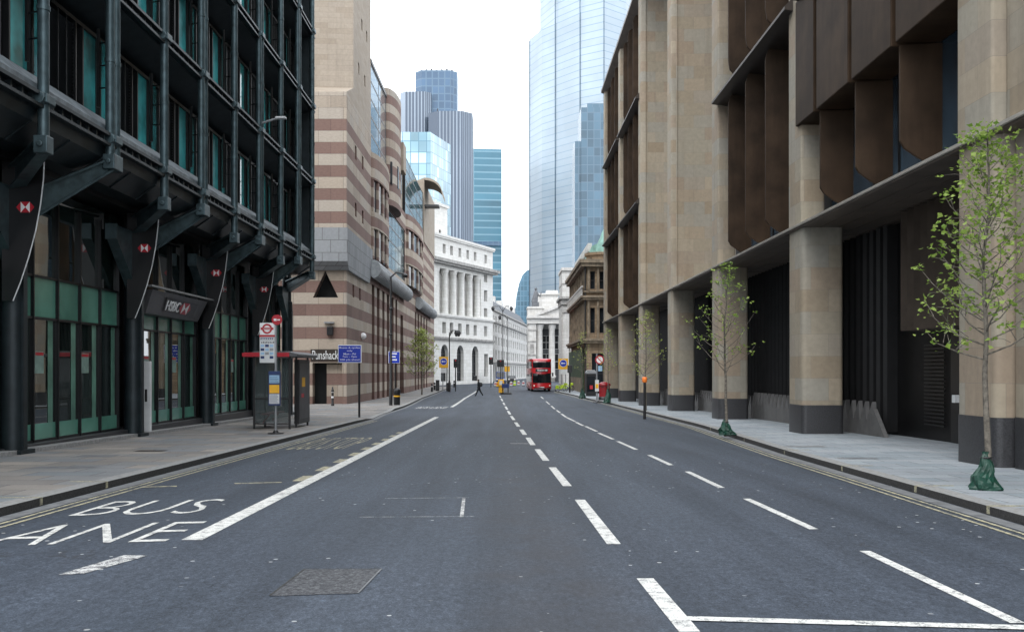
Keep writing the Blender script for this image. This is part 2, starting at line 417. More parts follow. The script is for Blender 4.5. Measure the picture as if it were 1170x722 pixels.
M['copper']=pbr('verdigris_copper',(.19,.35,.30),.7,var=.3,nscale=1.5,grime=.4)
M['dark_window']=glass('dark_window_glass',(.018,.021,.025),.12,0,.22)
M['green_front']=pbr('dark_green_hoarding',(.035,.065,.03),.7,var=.6,nscale=3)
M['frame']=pbr('dark_window_frame',(.03,.03,.032),.5,var=.3)
M['white_frame']=pbr('white_sash_frame',(.55,.55,.54),.6,var=.1)
M['bus_red']=pbr('bus_red_paint',(.46,.012,.018),.25,var=.08,coat=.6)
M['bus_glass']=glass('bus_window_glass',(.008,.010,.012),.04,0,.45)
M['tyre']=pbr('tyre_rubber',(.02,.02,.02),.85,var=.2)
M['head_lamp']=pbr('headlamp_lens',(.85,.82,.75),.1,var=.05)
M['trunk']=pbr('young_bark',(.13,.115,.095),.9,var=.5,nscale=14,bump=.5,bscale=40)
M['twig']=M['trunk']
M['bag']=pbr('green_watering_bag',(.006,.044,.028),.5,var=.5,nscale=5,bump=.5,bscale=9)
M['cloth_dark']=pbr('dark_coat',(.012,.013,.017),.8,var=.4,nscale=8)
M['skin']=pbr('skin',(.42,.26,.19),.6,var=.1)
M['hair']=pbr('dark_hair',(.02,.016,.013),.7,var=.3)
M['lime']=pbr('lime_paint',(.45,.62,.03),.5,var=.2)
M['shelter_glass']=glass('shelter_glass',(.05,.06,.065),.04,0,.6,.3,1)
def leafmat(name,cols):
    t=NT(name); ge=t.n('ShaderNodeNewGeometry')
    c=t.ramp((ge,'Random Per Island'),[(i/(len(cols)-1),x) for i,x in enumerate(cols)])
    t.setc(c); t.p(Roughness=.5,Specular_IOR_Level=.35)
    tr=t.n('ShaderNodeBsdfTranslucent'); t.l(c[0],c[1],tr,0)
    ms=t.n('ShaderNodeMixShader'); ms.inputs[0].default_value=.5; t.l(t.bs,0,ms,1); t.l(tr,0,ms,2); t.l(ms,0,t.out,0); return t.mat
M['leaf']=leafmat('spring_leaves',[(.13,.23,.035),(.24,.36,.06),(.38,.48,.13),(.18,.29,.05)])
M['leaf_pale']=leafmat('pale_spring_leaves',[(.23,.29,.06),(.36,.42,.10),(.47,.51,.19),(.29,.36,.08)])
M['t42']=curtain('tower_ribbed_steel',(.25,.30,.36),(.06,.085,.125),1.7,400,.55,.4,.1,.2)
M['t42_dark']=curtain('tower_dark_glass',(.045,.10,.175),(.085,.15,.22),3.2,3.9,.30,.3,.1,.3)
M['glass_blue']=curtain('tower_blue_glass',(.04,.145,.205),(.14,.27,.34),60,4.2,.40,.2,.2,.35)
M['glass_pale']=curtain('tower_pale_glass',(.40,.475,.535),(.235,.32,.405),400,4.2,.22,.4,.0,.06,None,0,.35)
M['glass_dusk']=curtain('seam_reflection_glass',(.055,.115,.165),(.085,.145,.20),3.0,4.0,.16,.25,.15,.4)
M['glass_sky']=curtain('block_sky_glass',(.13,.27,.33),(.09,.19,.25),2.6,3.6,.12,.12,.3,.5,(.34,.46,.52))
M['glass_ham']=curtain('curved_tower_glass',(.11,.23,.31),(.18,.31,.40),2.4,3.6,.25,.25,.2,.3)
# ------------------------------------------------------------------ ground, road, pavements, markings
YS=[-40,-20,-5]+[5*i for i in range(0,29)]+[150,160,170,180,190,200,215,235,260,300,400,700,1500,4000]
XS=[-4000,-900,-200,-60,-30,-15,-6,0,6,15,30,60,200,900,4000]
def road_sheet():
    m=MB(); n=len(XS)
    for y in YS:
        for x in XS: m.v.append((x,y,g(y)))
    for j in range(len(YS)-1):
        for i in range(n-1):
            m.f.append((j*n+i,j*n+i+1,(j+1)*n+i+1,(j+1)*n+i)); m.m.append(0)
    return m.build('road',M['asphalt'],fix=False,kind='structure')
road=road_sheet()
# kerb lines (x as a function of y) from the survey
def interp(tab,y):
    if y<=tab[0][0]: return tab[0][1]
    for (a,b),(c,d) in zip(tab,tab[1:]):
        if y<=c: return b+(d-b)*(y-a)/(c-a)
    return tab[-1][1]
def pts(*pp): return sorted((p.y,p.x) for p in (ground(*q) for q in pp))
KL=[(-40,-6.75),(0,-6.72)]+pts((0,590),(425,479))
KL+= [(56,-6.9)]+pts((460,466),(482,455.5),(505,446.5),(517,442.5))
KL=sorted(KL); KL=[k for k in KL]
KR=[(-40,5.9),(0,5.95)]+pts((1170,600),(1035,560),(900,520.5),(800,488),(700,462.5),(655,452),(634,447.2))
KR=sorted(KR)
print('KL',KL); print('KR',KR)
KL_END=KL[-1][0]; KR_END=KR[-1][0]
def kl(y): return interp(KL,y)
def kr(y): return interp(KR,y)
def lift_l(y):                                         # dropped kerb at the side-street table
    if 47<y<49.5: return PV-(PV-.02)*(y-47)/2.5
    if 49.5<=y<=62: return .02
    if 62<y<64.5: return .02+(PV-.02)*(y-62)/2.5
    return PV
def pavement(side):
    k=kl if side<0 else kr; end=KL_END if side<0 else KR_END; far=-60 if side<0 else 60
    ys=[-40,-20,-10,0]+[2.5*i for i in range(1,int(end/2.5)+1)]+[end, end+6]
    top=MB(); kb=MB(); kt=MB()
    rows=[]
    for y in ys:
        h=lift_l(y) if side<0 else PV
        x=k(y) if y<=end else k(end)+side*10
        rows.append((y,x,g(y)+h,g(y)))
    for (y0,x0,z0,r0),(y1,x1,z1,r1) in zip(rows,rows[1:]):
        s=side
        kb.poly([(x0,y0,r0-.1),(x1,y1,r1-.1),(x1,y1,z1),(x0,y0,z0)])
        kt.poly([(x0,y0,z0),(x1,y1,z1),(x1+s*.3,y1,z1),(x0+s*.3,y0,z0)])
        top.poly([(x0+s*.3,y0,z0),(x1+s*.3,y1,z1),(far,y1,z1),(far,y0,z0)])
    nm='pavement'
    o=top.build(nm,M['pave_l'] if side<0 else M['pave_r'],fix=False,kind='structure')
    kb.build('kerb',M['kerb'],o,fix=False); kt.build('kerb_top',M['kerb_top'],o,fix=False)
    # gutter strip
    gm=MB()
    ys2=[y for y in ys if -10<=y<=end]
    for y0,y1 in zip(ys2,ys2[1:]):
        a=k(y0);b=k(y1)
        gm.poly([(a-side*.03,y0,g(y0)+.004),(b-side*.03,y1,g(y1)+.004),(b-side*.27,y1,g(y1)+.004),(a-side*.27,y0,g(y0)+.004)])
    gm.build('gutter',M['channel'],road,fix=False)
    return o
pav_l=pavement(-1); pav_r=pavement(1)
def strip(m,p,q,w,dz=.006,seg=3.0,ragged=0):
    p=Vector(p[:2]); q=Vector(q[:2]); d=q-p; L=d.length; d.normalize(); s=Vector((-d.y,d.x))*w/2
    n=max(1,int(L/seg))
    for i in range(n):
        a=p+d*L*i/n; b=p+d*L*(i+1)/n
        m.poly([(v.x,v.y,g(v.y)+dz) for v in (a-s,b-s,b+s,a+s)])
def G(px,py): return ground(px,py)
def marks(name,segs,mat,dz=.006,label=None):
    m=MB()
    for p,q,w in segs: strip(m,p,q,w,dz)
    return m.build(name,mat,road,fix=False)
# centre line
cen=[((737,661),(788,722)),((662.5,571),(701.5,621.7)),((631,534),(648.3,555.4)),((614,513.3),(624,526.3)),((603.2,500),(609,508.5)),((595.5,490.7),(599.8,496.7))]
marks('centre_line',[(G(*a),G(*b),.155) for a,b in cen]
  +[(G(a,b),G(c,d),.14) for a,b,c,d in ((589,482.5,592.5,487.3),(584,475.3,587.3,479.8),(580.5,469.5,582.8,473.3),(577.5,464.3,579.6,467.8),(575,459.8,576.6,462.6),(572.6,455.3,574.3,458.2),(571,452.2,572.2,454.2))],M['white_paint'])
rl=[((988,629.5),(1163,712)),((853,569.8),(930,604.7)),((785.5,538.8),(824.5,557.3)),((742,520),(767,531.5)),((705.6,504.1),(727,513.6)),((683.8,494.6),(700.5,501.8)),((669,487),(681.8,492.8)),((658,482.3),(666.4,486.4)),((647.7,477),(657,481.5)),((641.5,472.8),(647,476.7)),((636,468.7),(640,471.5)),((630,463.8),(633.8,467.2)),((624,458.5),(628,462)),((618,453.2),(621,455.6))]
marks('lane_line',[(G(*a),G(*b),.115) for a,b in rl],M['white_paint'])
marks('cross_line',[(G(783,707),G(1230,719),.14)],M['white_paint'],.009)
marks('bus_lane_line',[(G(219,617),G(499,476.5),.24),(G(516,465),G(531,455),.24),(G(531,455),G(545,446.5),.24)],M['white_paint'])
def quadmark(name,px,mat,dz=.006):
    m=MB(); m.poly([tuple(G(*p)+Vector((0,0,dz))) for p in px]); return m.build(name,mat,road,fix=False)
quadmark('arrow_stub',[(66.7,656.7),(95.6,655.6),(168.9,634.9),(142,634.4)],M['worn_paint'])
ye=[]
for i in range(9):
    y=18.6+2.15*i; ye.append(((-3.80,y),(-3.80,y+1.05),.20))
marks('bus_cage_dashes',ye,M['yellow_paint'])
marks('bus_cage_end',[(G(268,552.5),G(322,551),.14),(G(163,556.5),G(202,555.5),.14)],M['yellow_paint'])
for side,k,end in ((-1,kl,50),(1,kr,KR_END)):
    dl=[]
    ys=[-5+2.5*i for i in range(int((end+5)/2.5))]
    for a,b in zip(ys,ys[1:]):
        for o in (.36,.52):
            dl.append(((k(a)-side*o,a),(k(b)-side*o,b),.06))
    marks('double_yellow_line',dl,M['yellow_paint'],.007)
def kerb_ticks(parent,k,side,ys):
    m=MB()
    for y in ys:
        for s in (0,):
            x=k(y); z=g(y)+PV+.004
            m.poly([(x+side*.01,y-.05,z),(x+side*.01,y+.05,z),(x+side*.62,y+.05,z),(x+side*.62,y-.05,z)])
            m.poly([(x-side*.004,y-.05,z-PV+.01),(x-side*.004,y+.05,z-PV+.01),(x-side*.004,y+.05,z),(x-side*.004,y-.05,z)])
    m.build('yellow_kerb_tick',M['yellow_paint'],parent,fix=False)
kerb_ticks(pav_r,kr,1,[13.9,16.6,20.6,25.4,31,38]); kerb_ticks(pav_l,kl,-1,[14.9,17.3])
def roadtext(body,x0,x1,y0,y1,mat,tilt=0,bold=.02,name='road_lettering'):
    def fn(a,b,d):
        y=y0+tilt*a+(y1-y0)*b; return Vector((x0+(x1-x0)*a,y,g(y)+.006+d))
    return text(name,body,mat,road,fn,.001,bold)
roadtext('LANE',-6.34,-3.86,11.10,12.75,M['white_paint'],.48,-.014)
roadtext('BUS',-5.90,-4.28,13.75,15.45,M['white_paint'],.30,-.014)
roadtext('BUS STOP',-5.9,-4.3,27.2,33.0,M['yellow_paint'],.3,-.01)
roadtext('BUS LANE',-6.3,-4.2,69.5,74.5,M['worn_paint'],.0,.03)
# faint patch lines, trench cover, manholes
lm=[(G(530,569.5),G(527.5,590.5),.05),(G(440,569.5),G(536,568.5),.022),(G(410,590.8),G(542,590),.022),(G(583,506.5),G(604,506.8),.12)]
marks('worn_setting_out_line',lm,M['worn_paint'],.005)
def cover():
    t=NT('rough_trench_cover'); gp=t.pos()
    a=t.n('ShaderNodeTexVoronoi'); a.inputs['Scale'].default_value=20; t.l(gp[0],gp[1],a,'Vector')
    t.setc(t.ramp(t.noise(gp,26,4,.8),[(.38,(.010,.010,.012)),(.5,(.045,.048,.055)),(.68,(.13,.135,.14))])); t.p(Roughness=.7)
    t.bump(t.noise(gp,30,4),.8,.02); return t.mat
M['cover']=cover()
quadmark('trench_cover',[(308,681),(348,650.5),(436,650),(409,678)],M['cover'],.005)
marks('trench_cover_edge',[(G(308,681),G(348,650.5),.02),(G(348,650.5),G(436,650),.015)],M['kerb'],.008)
marks('trench_cover_rim',[(G(436,650),G(409,678),.016)],M['channel'],.008)
def pcover(px,py,w,l,mat):
    m=MB(); c=ground(px,py,PV); 
    m.poly([(c.x-w/2,c.y-l/2,g(c.y-l/2)+PV+.004),(c.x+w/2,c.y-l/2,g(c.y-l/2)+PV+.004),(c.x+w/2,c.y+l/2,g(c.y+l/2)+PV+.004),(c.x-w/2,c.y+l/2,g(c.y+l/2)+PV+.004)])
    m.build('manhole_cover',mat,pav_r if px>579 else pav_l,fix=False)
for a in ((920,510,1.0,.5),(968,523.5,.45,.3),(990,523.5,.45,.3)): pcover(*a,M['grey'])
for a in ((75,534,1.3,.6),(172,515,.7,.5),(110,521,.9,.7),(437,470,.8,.5)): pcover(*a,M['channel'] if a[0]!=172 else M['bronze_edge'])

# ------------------------------------------------------------------ dark steel office block
xP,xC,xG=-10.0,-11.6,-11.95            # outer pipes, street columns, shop glazing
off=thing('office_building','dark steel office block with outer pipe columns and teal glass above a green glazed bank','building',(-12,30,g(30)))
pipes=[(10.7,2),(14.5,1),(18.3,2),(22.1,1),(26.0,2),(29.9,1),(33.7,2),(37.6,1),(41.5,2),(45.3,1),(49.1,2),(52.6,1)]
cols=[16.4,24.05,31.8,39.55,47.25,54.0]
for y,n in pipes:
    m=MB()
    zb=6.80 if n==1 else 7.2
    for k in range(n):
        yy=y if n==1 else y+(-.19,.19)[k]; r=.125 if n==1 else .115
        m.path([(xP,yy,zb),(xP,yy,24)],r,10)
        for zz in (9.6,13.4,17.3,21.2): m.path([(xP,yy,zz-.05),(xP,yy,zz+.05)],r*1.15,10)
    p=m.build('steel_pipe',M['steel'],off,smooth=True)
    f=MB(); hw=.17 if n==1 else .30; f.box(xP-.15,xP+.15,y-hw,y+hw,zb-.34,zb+.04); f.path([(xP,y-hw-.05,zb-.15),(xP,y+hw+.05,zb-.15)],.07,8)
    f.build('pipe_foot',M['steel'],p,bevel=.02)
    for fz in (7.62,11.5,15.35,19.2):
        q=MB(); q.path([(xP+.02,y-.30,fz),(xP+.02,y+.30,fz)],.13,10); q.box(xP-.05,xP+.17,y-.22,y+.22,fz-.09,fz+.10)
        q.build('pipe_joint',M['steel'],p,bevel=.015)
for i,y in enumerate(cols):
    m=MB(); b=g(y)+PV
    m.lathe([(.27,b),(.27,4.9),(.3,4.92),(.3,5.4),(.24,5.42),(.24,6.9)],(xC,y,0),14); m.box(xC-.36,xC+.36,y-.36,y+.36,b-.05,b+.10); m.box(xC-.06,xC+.3,y-.1,y+.1,b+.1,5.0)
    c=m.build('street_column',M['steel_dk'],off,smooth=True)
    k=MB()          # splayed knee plate towards the next bay
    for dx in (-.12,.12):
        k.prism([(y-.25,6.0),(y-1.75,6.05),(y-1.7,5.72),(y-.25,4.35)],'x',xC+dx-.02,xC+dx+.02)
    k.bar((xC,y-.2,4.38),(xC,y-1.75,5.72),.3,.05); k.bar((xC,y-.2,6.02),(xC,y-1.8,6.04),.3,.05); k.bar((xC,y-1.75,6.1),(xC,y-1.75,5.65),.34,.1,up=(0,1,0))
    k.build('knee_bracket',M['steel'],c)
    for s in (-1,1):
        yp=y+s*1.93
        if yp>53.5: continue
        a=MB()
        p0=Vector((xC+.1,y+s*.2,6.2 if s<0 else 5.6)); p1=Vector((xP,yp,6.66 if s<0 else 7.04)); ha=.26 if s<0 else .36
        for dz0,dz1 in ((ha,.15),(-ha,-.15)):
            a.bar(p0+Vector((0,0,dz0)),p1+Vector((0,0,dz1)),.34,.05,w1=.26)
        a.bar(p0,p1,.09,ha*2-.05,w1=.07,h1=.28)
        a.build('bracket_arm',M['steel'],off)
# fascia, soffit and ledges
m=MB(); m.prism([(xP-.12,7.45),(xP-.18,7.15),(xP-.75,6.75),(-13.2,6.7),(-13.2,7.45)],'y',8,53.2)
for k in range(24):
    y=8.4+k*1.93
    if y<53: m.bar((xP-.16,y,7.15),(xP-.74,y,6.74),.05,.03,up=(0,1,0))
m.build('soffit',M['steel_dk'],off)
for fz in (7.62,11.5,15.35,19.2,23.0):
    m=MB(); m.box(xP-.10,xP+.06,8,53.2,fz-.2,fz-.13); m.box(xP-.10,xP+.06,8,53.2,fz+.05,fz+.13); m.box(xP-.16,xP-.12,8,53.2,fz-.2,fz+.13)
    for k in range(int(45/.48)): m.box(xP-.12,xP-.02,8.2+k*.48,8.27+k*.48,fz-.13,fz+.05)
    m.build('floor_rail',M['steel_dk'],off)
    if fz>8:
        m=MB(); m.prism([(xP-.16,fz-.22),(-11.6,fz-.75),(-11.6,fz+.4),(xP-.16,fz+.13)],'y',8,53.2); m.build('floor_edge',M['steel_dk'],off)
m=MB(); m.prism([(xP-.1,7.76),(xP-.1,7.95),(xP-.62,8.42),(-11.3,8.42),(-11.3,7.76)],'y',8,53.2); m.build('sill_ledge',M['lead'],off)
m=MB(); m.box(-34,-11.3,8,52.9,6.6,25); m.box(-34,-13.0,8,54.5,-1.5,6.6); m.build('core_wall',M['mullion'],off)
m=MB(); m.box(-11.3,-10.15,52.75,52.95,7.45,24); m.build('end_wall',M['steel_dk'],off)
# windows: one per bay and storey
yb=[p[0] for p in pipes]
first={}
for fz,ht in ((8.42,2.30),(11.95,2.60),(15.8,2.60),(19.65,2.9)):
    for a,b in zip(yb,yb[1:]):
        w=b-a; xw=-10.95
        if ht in first and abs(first[ht][1]-w)<.06:
            src,_,sa,sz=first[ht]; copy_tree(src,off,loc=Vector(src.location)+Vector((0,a-sa,fz-sz))); continue
        m=MB()
        m.box(xw-.12,xw+.04,a,b-.01,fz,fz+.07); m.box(xw-.12,xw+.04,a,b-.01,fz+ht-.1,fz+ht)
        k_=w/3.85; u0,u1,u2,u3,u4=a+.35*k_,a+1.35*k_,a+2.25*k_,a+2.36*k_,a+3.78*k_
        for yy in (u0,u1,u2,u4): m.box(xw-.1,xw+.05,yy-.035,yy+.035,fz+.07,fz+ht-.1)
        m.path([(xw+.5,a+.20,fz+.1),(xw+.5,a+.20,fz+ht-.2)],.05,6)
        for zz in (.25,.5,.75): m.bar((xw+.5,a+.2,fz+ht*zz),(xP,a+.04,fz+ht*zz),.03,.03)
        fr=m.build('window',M['mullion'],off)
        q=MB(); n=int((ht-.2)/.085)
        for k in range(n):
            z=fz+.1+k*.085; q.poly([(xw-.06,u3,z),(xw+.0,u3,z+.05),(xw+.0,u4-.04,z+.05),(xw-.06,u4-.04,z)])
        for u in (.33,.66): q.box(xw-.0,xw+.02,u3+(u4-u3)*u-.012,u3+(u4-u3)*u+.012,fz+.08,fz+ht-.1)
        q.build('grille',M['grille'],fr,fix=False)
        q=MB(); q.poly([(xw-.03,u0+.035,fz+.07),(xw-.03,u1-.035,fz+.07),(xw-.03,u1-.035,fz+ht-.1),(xw-.03,u0+.035,fz+ht-.1)])
        q.poly([(xw+.10,u1+.035,fz+.07),(xw-.03,u2-.035,fz+.07),(xw-.03,u2-.035,fz+ht-.1),(xw+.10,u1+.035,fz+ht-.1)])
        q.build('pane',M['teal'],fr,fix=False)
        first[ht]=(fr,w,a,fz)
# glazed bank front, bay by bay
src=None
for a,b in zip(cols,cols[1:]):
    w=b-a; gz=-.02 if b<48 else -.08
    if src is not None and abs(src[1]-w)<.2:
        pl=None; copy_tree(src[0],off,loc=Vector(src[0].location)+Vector((0,a-src[2],0)))
    elif True:
        m=MB(); nn=5; y0=a+.28; y1=b-.28; st=(y1-y0)/nn
        for k in range(nn+1):
            y=y0+k*st; m.box(xG-.05,xG+.07,y-.028,y+.028,gz,6.5-.3)
        for zz in (gz,3.10,4.16): m.box(xG-.05,xG+.05,y0,y1,zz,zz+.06)
        fr=m.build('shop_window',M['mullion'],off)
        q=MB()
        q.poly([(xG-.02,y0,gz),(xG-.02,y1,gz),(xG-.02,y1,6.5),(xG-.02,y0,6.5)])
        q.build('pane',M['shop_glass'],fr,fix=False)
        q=MB()
        q.poly([(xG-.01,y0,gz+.06),(xG-.01,y1,gz+.06),(xG-.01,y1,gz+.46),(xG-.01,y0,gz+.46)])
        q.poly([(xG-.01,y0,3.16),(xG-.01,y1,3.16),(xG-.01,y1,4.16),(xG-.01,y0,4.16)])
        q.build('green_band',M['green_glass'],fr,fix=False)
        q=MB()
        for k in range(nn):
            y=y0+(k+.66)*st; q.poly([(xG-.012,y,gz+.46),(xG-.012,y+.3,gz+.46),(xG-.012,y+.3,3.1),(xG-.012,y,3.1)])
        q.build('glass_fin',M['strip_green'],fr,fix=False)
        for k in (0,1,3):
            y=y0+(k+.14)*st; q=MB(); q.box(xG-.015,xG-.006,y,y+.5,1.72,2.28); po=q.build('window_poster',M['poster_green'],fr)
            q=MB(); q.box(xG-.0055,xG-.003,y+.02,y+.48,2.18,2.26); q.build('poster_heading',M['dark_red'],po)
        if w>7.6 and src is None: src=(fr,w,a,gz)
    pl=MB()
    pl.prism([(a+.1,g(a)+PV-.1),(b-.1,g(b)+PV-.1),(b-.1,gz+.0),(a+.1,gz+.0)],'x',-12.6,xG+.28)
    pl.build('plinth',M['plinth'],off,bevel=.01)
    st=MB(); st.prism([(a+.15,g(a)+PV-.1),(b-.3,g(b)+PV-.1),(b-.3,g(b)+PV+.10),(a+.15,g(a)+PV+.10)],'x',xG+.28,xG+.62); st.build('doorstep',M['kerb_top'],off,bevel=.01)
# white cash-machine post
t=thing('cash_machine','white upright cash machine panel standing beside the second steel column of the dark bank','cash machine',(-11.35,33.1,g(33)+PV))
m=MB(); m.box(-11.74,-11.47,32.95,33.1,g(33)+PV,g(33)+PV+2.35); m.build('cabinet',M['off_white'],t,bevel=.02)
m=MB(); m.box(-11.64,-11.57,32.935,32.96,g(33)+PV+1.05,g(33)+PV+1.45); m.build('screen',M['black'],t)
m=MB(); m.box(-12.0,-11.741,32.95,33.2,g(33)+PV,g(33)+PV+2.2); m.build('back_panel',M['steel_dk'],t)
# banners with the red and white hexagon
bn=['nearest the camera, above the first shop window','beside the canopy sign','just beyond the canopy sign','last before the bus shelter roof']
ban=[]
LB=['tapering black banner with hexagon emblem on the nearest steel column','tapering black banner with hexagon emblem between the near column and canopy sign',
    'tapering black banner with hexagon emblem just beyond the canopy sign','tapering black banner with hexagon emblem above the bus stop pole']
for i,y in enumerate((23.6,31.35,39.1,46.8)):
    t=thing('banner',LB[i],'banner',(-11.1,y,5),'hexagon banners on the dark office front')
    prof=[(-10.66,6.75),(-10.68,6.2),(-10.75,5.6),(-10.86,5.0),(-11.02,4.4),(-11.2,3.85),(-11.38,3.4)]
    m=MB(); m.prism(prof+[(-11.62,3.4),(-11.62,6.75)],'y',y-.03,y+.03); m.build('cloth',M['banner'],t)
    m=MB(); m.path([(p[0]+.012,y-.02,p[1]) for p in prof],.016,6); m.build('white_edge',M['off_white'],t)
    cx,cz=-11.08,5.55-.02*i; W,H=.21,.125
    m=MB(); yy=y-.035
    m.poly([(cx-W*1.0,yy,cz),(cx-W*.5,yy,cz-H),(cx+W*.5,yy,cz-H),(cx+W*1.0,yy,cz),(cx+W*.5,yy,cz+H),(cx-W*.5,yy,cz+H)]); e=m.build('emblem',M['red'],t,fix=False)
    m=MB(); yy=y-.039
    m.poly([(cx-W*.5,yy,cz-H),(cx,yy,cz),(cx-W*.5,yy,cz+H)]); m.poly([(cx+W*.5,yy,cz-H),(cx+W*.5,yy,cz+H),(cx,yy,cz)])
    m.build('white_triangles',M['white'],e,fix=False)
# canopy sign over the bank door
t=thing('canopy_sign','grey tilted canopy sign with lettering and red emblem over the bank entrance','sign',(-11.4,35.4,4))
T0=Vector((-11.25,32.55,4.37)); T1=Vector((-11.25,38.5,4.37)); B0=Vector((-11.48,32.55,3.62)); B1=Vector((-11.62,38.5,3.62))
nn=(T1-T0).cross(B0-T0).normalized(); nn=nn if nn.x>0 else -nn
m=MB(); q=[T0,T1,B1,B0]; b=len(m.v); m.v+=[tuple(p) for p in q]+[tuple(p-Vector((.5,0,0))) for p in q]
for f in ((0,1,2,3),(7,6,5,4),(0,4,5,1),(1,5,6,2),(2,6,7,3),(3,7,4,0)): m.f.append(f); m.m.append(0)
m.build('sign_face',M['sign_grey'],t)
m=MB(); m.bar(T0+Vector((0,-.3,.1)),T1+Vector((0,.6,.1)),.16,.06); m.build('top_rail',M['grey'],t)
m=MB()
def sp(a,b,d): return T0.lerp(T1,a).lerp(B0.lerp(B1,a),1-b)+nn*d
m.poly([sp(.26,.2,.012),sp(.84,.2,.012),sp(.84,.78,.012),sp(.26,.78,.012)]); m.build('letter_board',M['black'],t,fix=False)
text('lettering','HSBC',M['white'],t,lambda a,b,d: sp(.28+.24*a,.26+.44*b,.02+d),.02,.01)
m=MB(); c=.62;w=.055
def hx(a,b): return sp(c+a*w,.48+b*.26,.03)
m.poly([hx(-2,0),hx(-1,-1),hx(1,-1),hx(2,0),hx(1,1),hx(-1,1)]); e=m.build('emblem',M['red'],t,fix=False)
m=MB()
def hy(a,b): return sp(c+a*w,.48+b*.26,.036)
m.poly([hy(-1,-1),hy(0,0),hy(-1,1)]); m.poly([hy(1,-1),hy(1,1),hy(0,0)]); m.build('white_triangles',M['white'],e,fix=False)
# ------------------------------------------------------------------ sandstone office block with bronze blades
xS=9.6
br=thing('sandstone_office','beige sandstone office block on columns with brown bronze blades over a dark arcade','building',(10.5,40,g(40)))
ce=[8.75,21.85,34.9,48.0,61.2,74.7,88.2,101.6]          # far edge of each column
cw=1.65
ZS=6.5; BM=13.9; B2=21.5; RF=29.3
def rounded(x0,x1,y0,y1,r,n=4,front_only=True):
    p=[]
    for cx,cy,a0 in ((x0+r,y0+r,180),(x1-r,y0+r,270),(x1-r,y1-r,0),(x0+r,y1-r,90)):
        for k in range(n+1):
            a=R(a0+90*k/n); p.append((cx+math.cos(a)*r,cy+math.sin(a)*r))
    return p
for i,y in enumerate(ce):
    w=cw if i!=1 else 1.75
    b=g(y)+PV
    m=MB(); m.prism(rounded(xS,xS+1.35,y-w,y,.16),'z',b+.95 if i>1 else b+1.0,ZS)
    c=m.build('column',M['bath'],br,smooth=True)
    m=MB(); m.prism(rounded(xS-.015,xS+1.365,y-w-.015,y+.015,.17),'z',b-.1,b+.95 if i>1 else b+1.0); m.build('column_base',M['plinth'],c,smooth=True)
    # fin above
    m=MB(); m.prism(rounded(xS,xS+.78,y-w*.9,y,.07) if i not in (4,5) else [(xS,y),(xS,y-w*.9+.05),(xS+.05,y-w*.9),(xS+.35,y-w*.9-.02),(xS+.38,y-w*.9+.06),(xS+1.2,y-w*.9+.10),(xS+2.0,y-w*.9+.03),(xS+2.46,y-w*.9-.12),(xS+2.46,y)],'z',ZS+.09,RF-.3)
    if i==1:
        m.prism(rounded(xS+.25,xS+1.9,y-w*.9-2.4,y-w*.9-.02,.12),'z',ZS+.09,RF-.3)
    m.build('stone_fin',M['bath'],br,smooth=True)
m=MB(); m.prism(rounded(xS+.3,xS+1.9,21.85-1.75-2.3,21.85-1.78,.2),'z',g(20)+PV+1.0,ZS); c=m.build('column',M['bath'],br,smooth=True)
m=MB(); m.prism(rounded(xS+.28,xS+1.92,21.85-1.75-2.32,21.85-1.79,.2),'z',g(20)+PV-.1,g(20)+PV+1.0); m.build('column_base',M['plinth'],c,smooth=True)
m=MB(); m.prism([(xS-.12,ZS),(xS-.14,ZS+.06),(xS+.02,ZS+.10),(xS+2.6,ZS+.12),(xS+2.6,ZS)],'y',2,101.7); m.build('stone_ledge',M['lip'],br)
m=MB(); m.box(xS-.06,14.5,2,101.6,ZS-.06,ZS-.003)
for k in range(1,5): m.box(xS-.06+k*.62,xS-.04+k*.62,2,101.6,ZS-.075,ZS-.06)
for y in ce:
    m.box(xS-.06,14.5,y+.25,y+.29,ZS-.08,ZS-.06)
m.build('arcade_soffit',M['soffit'],br)
bays=list(zip(ce,ce[1:]))
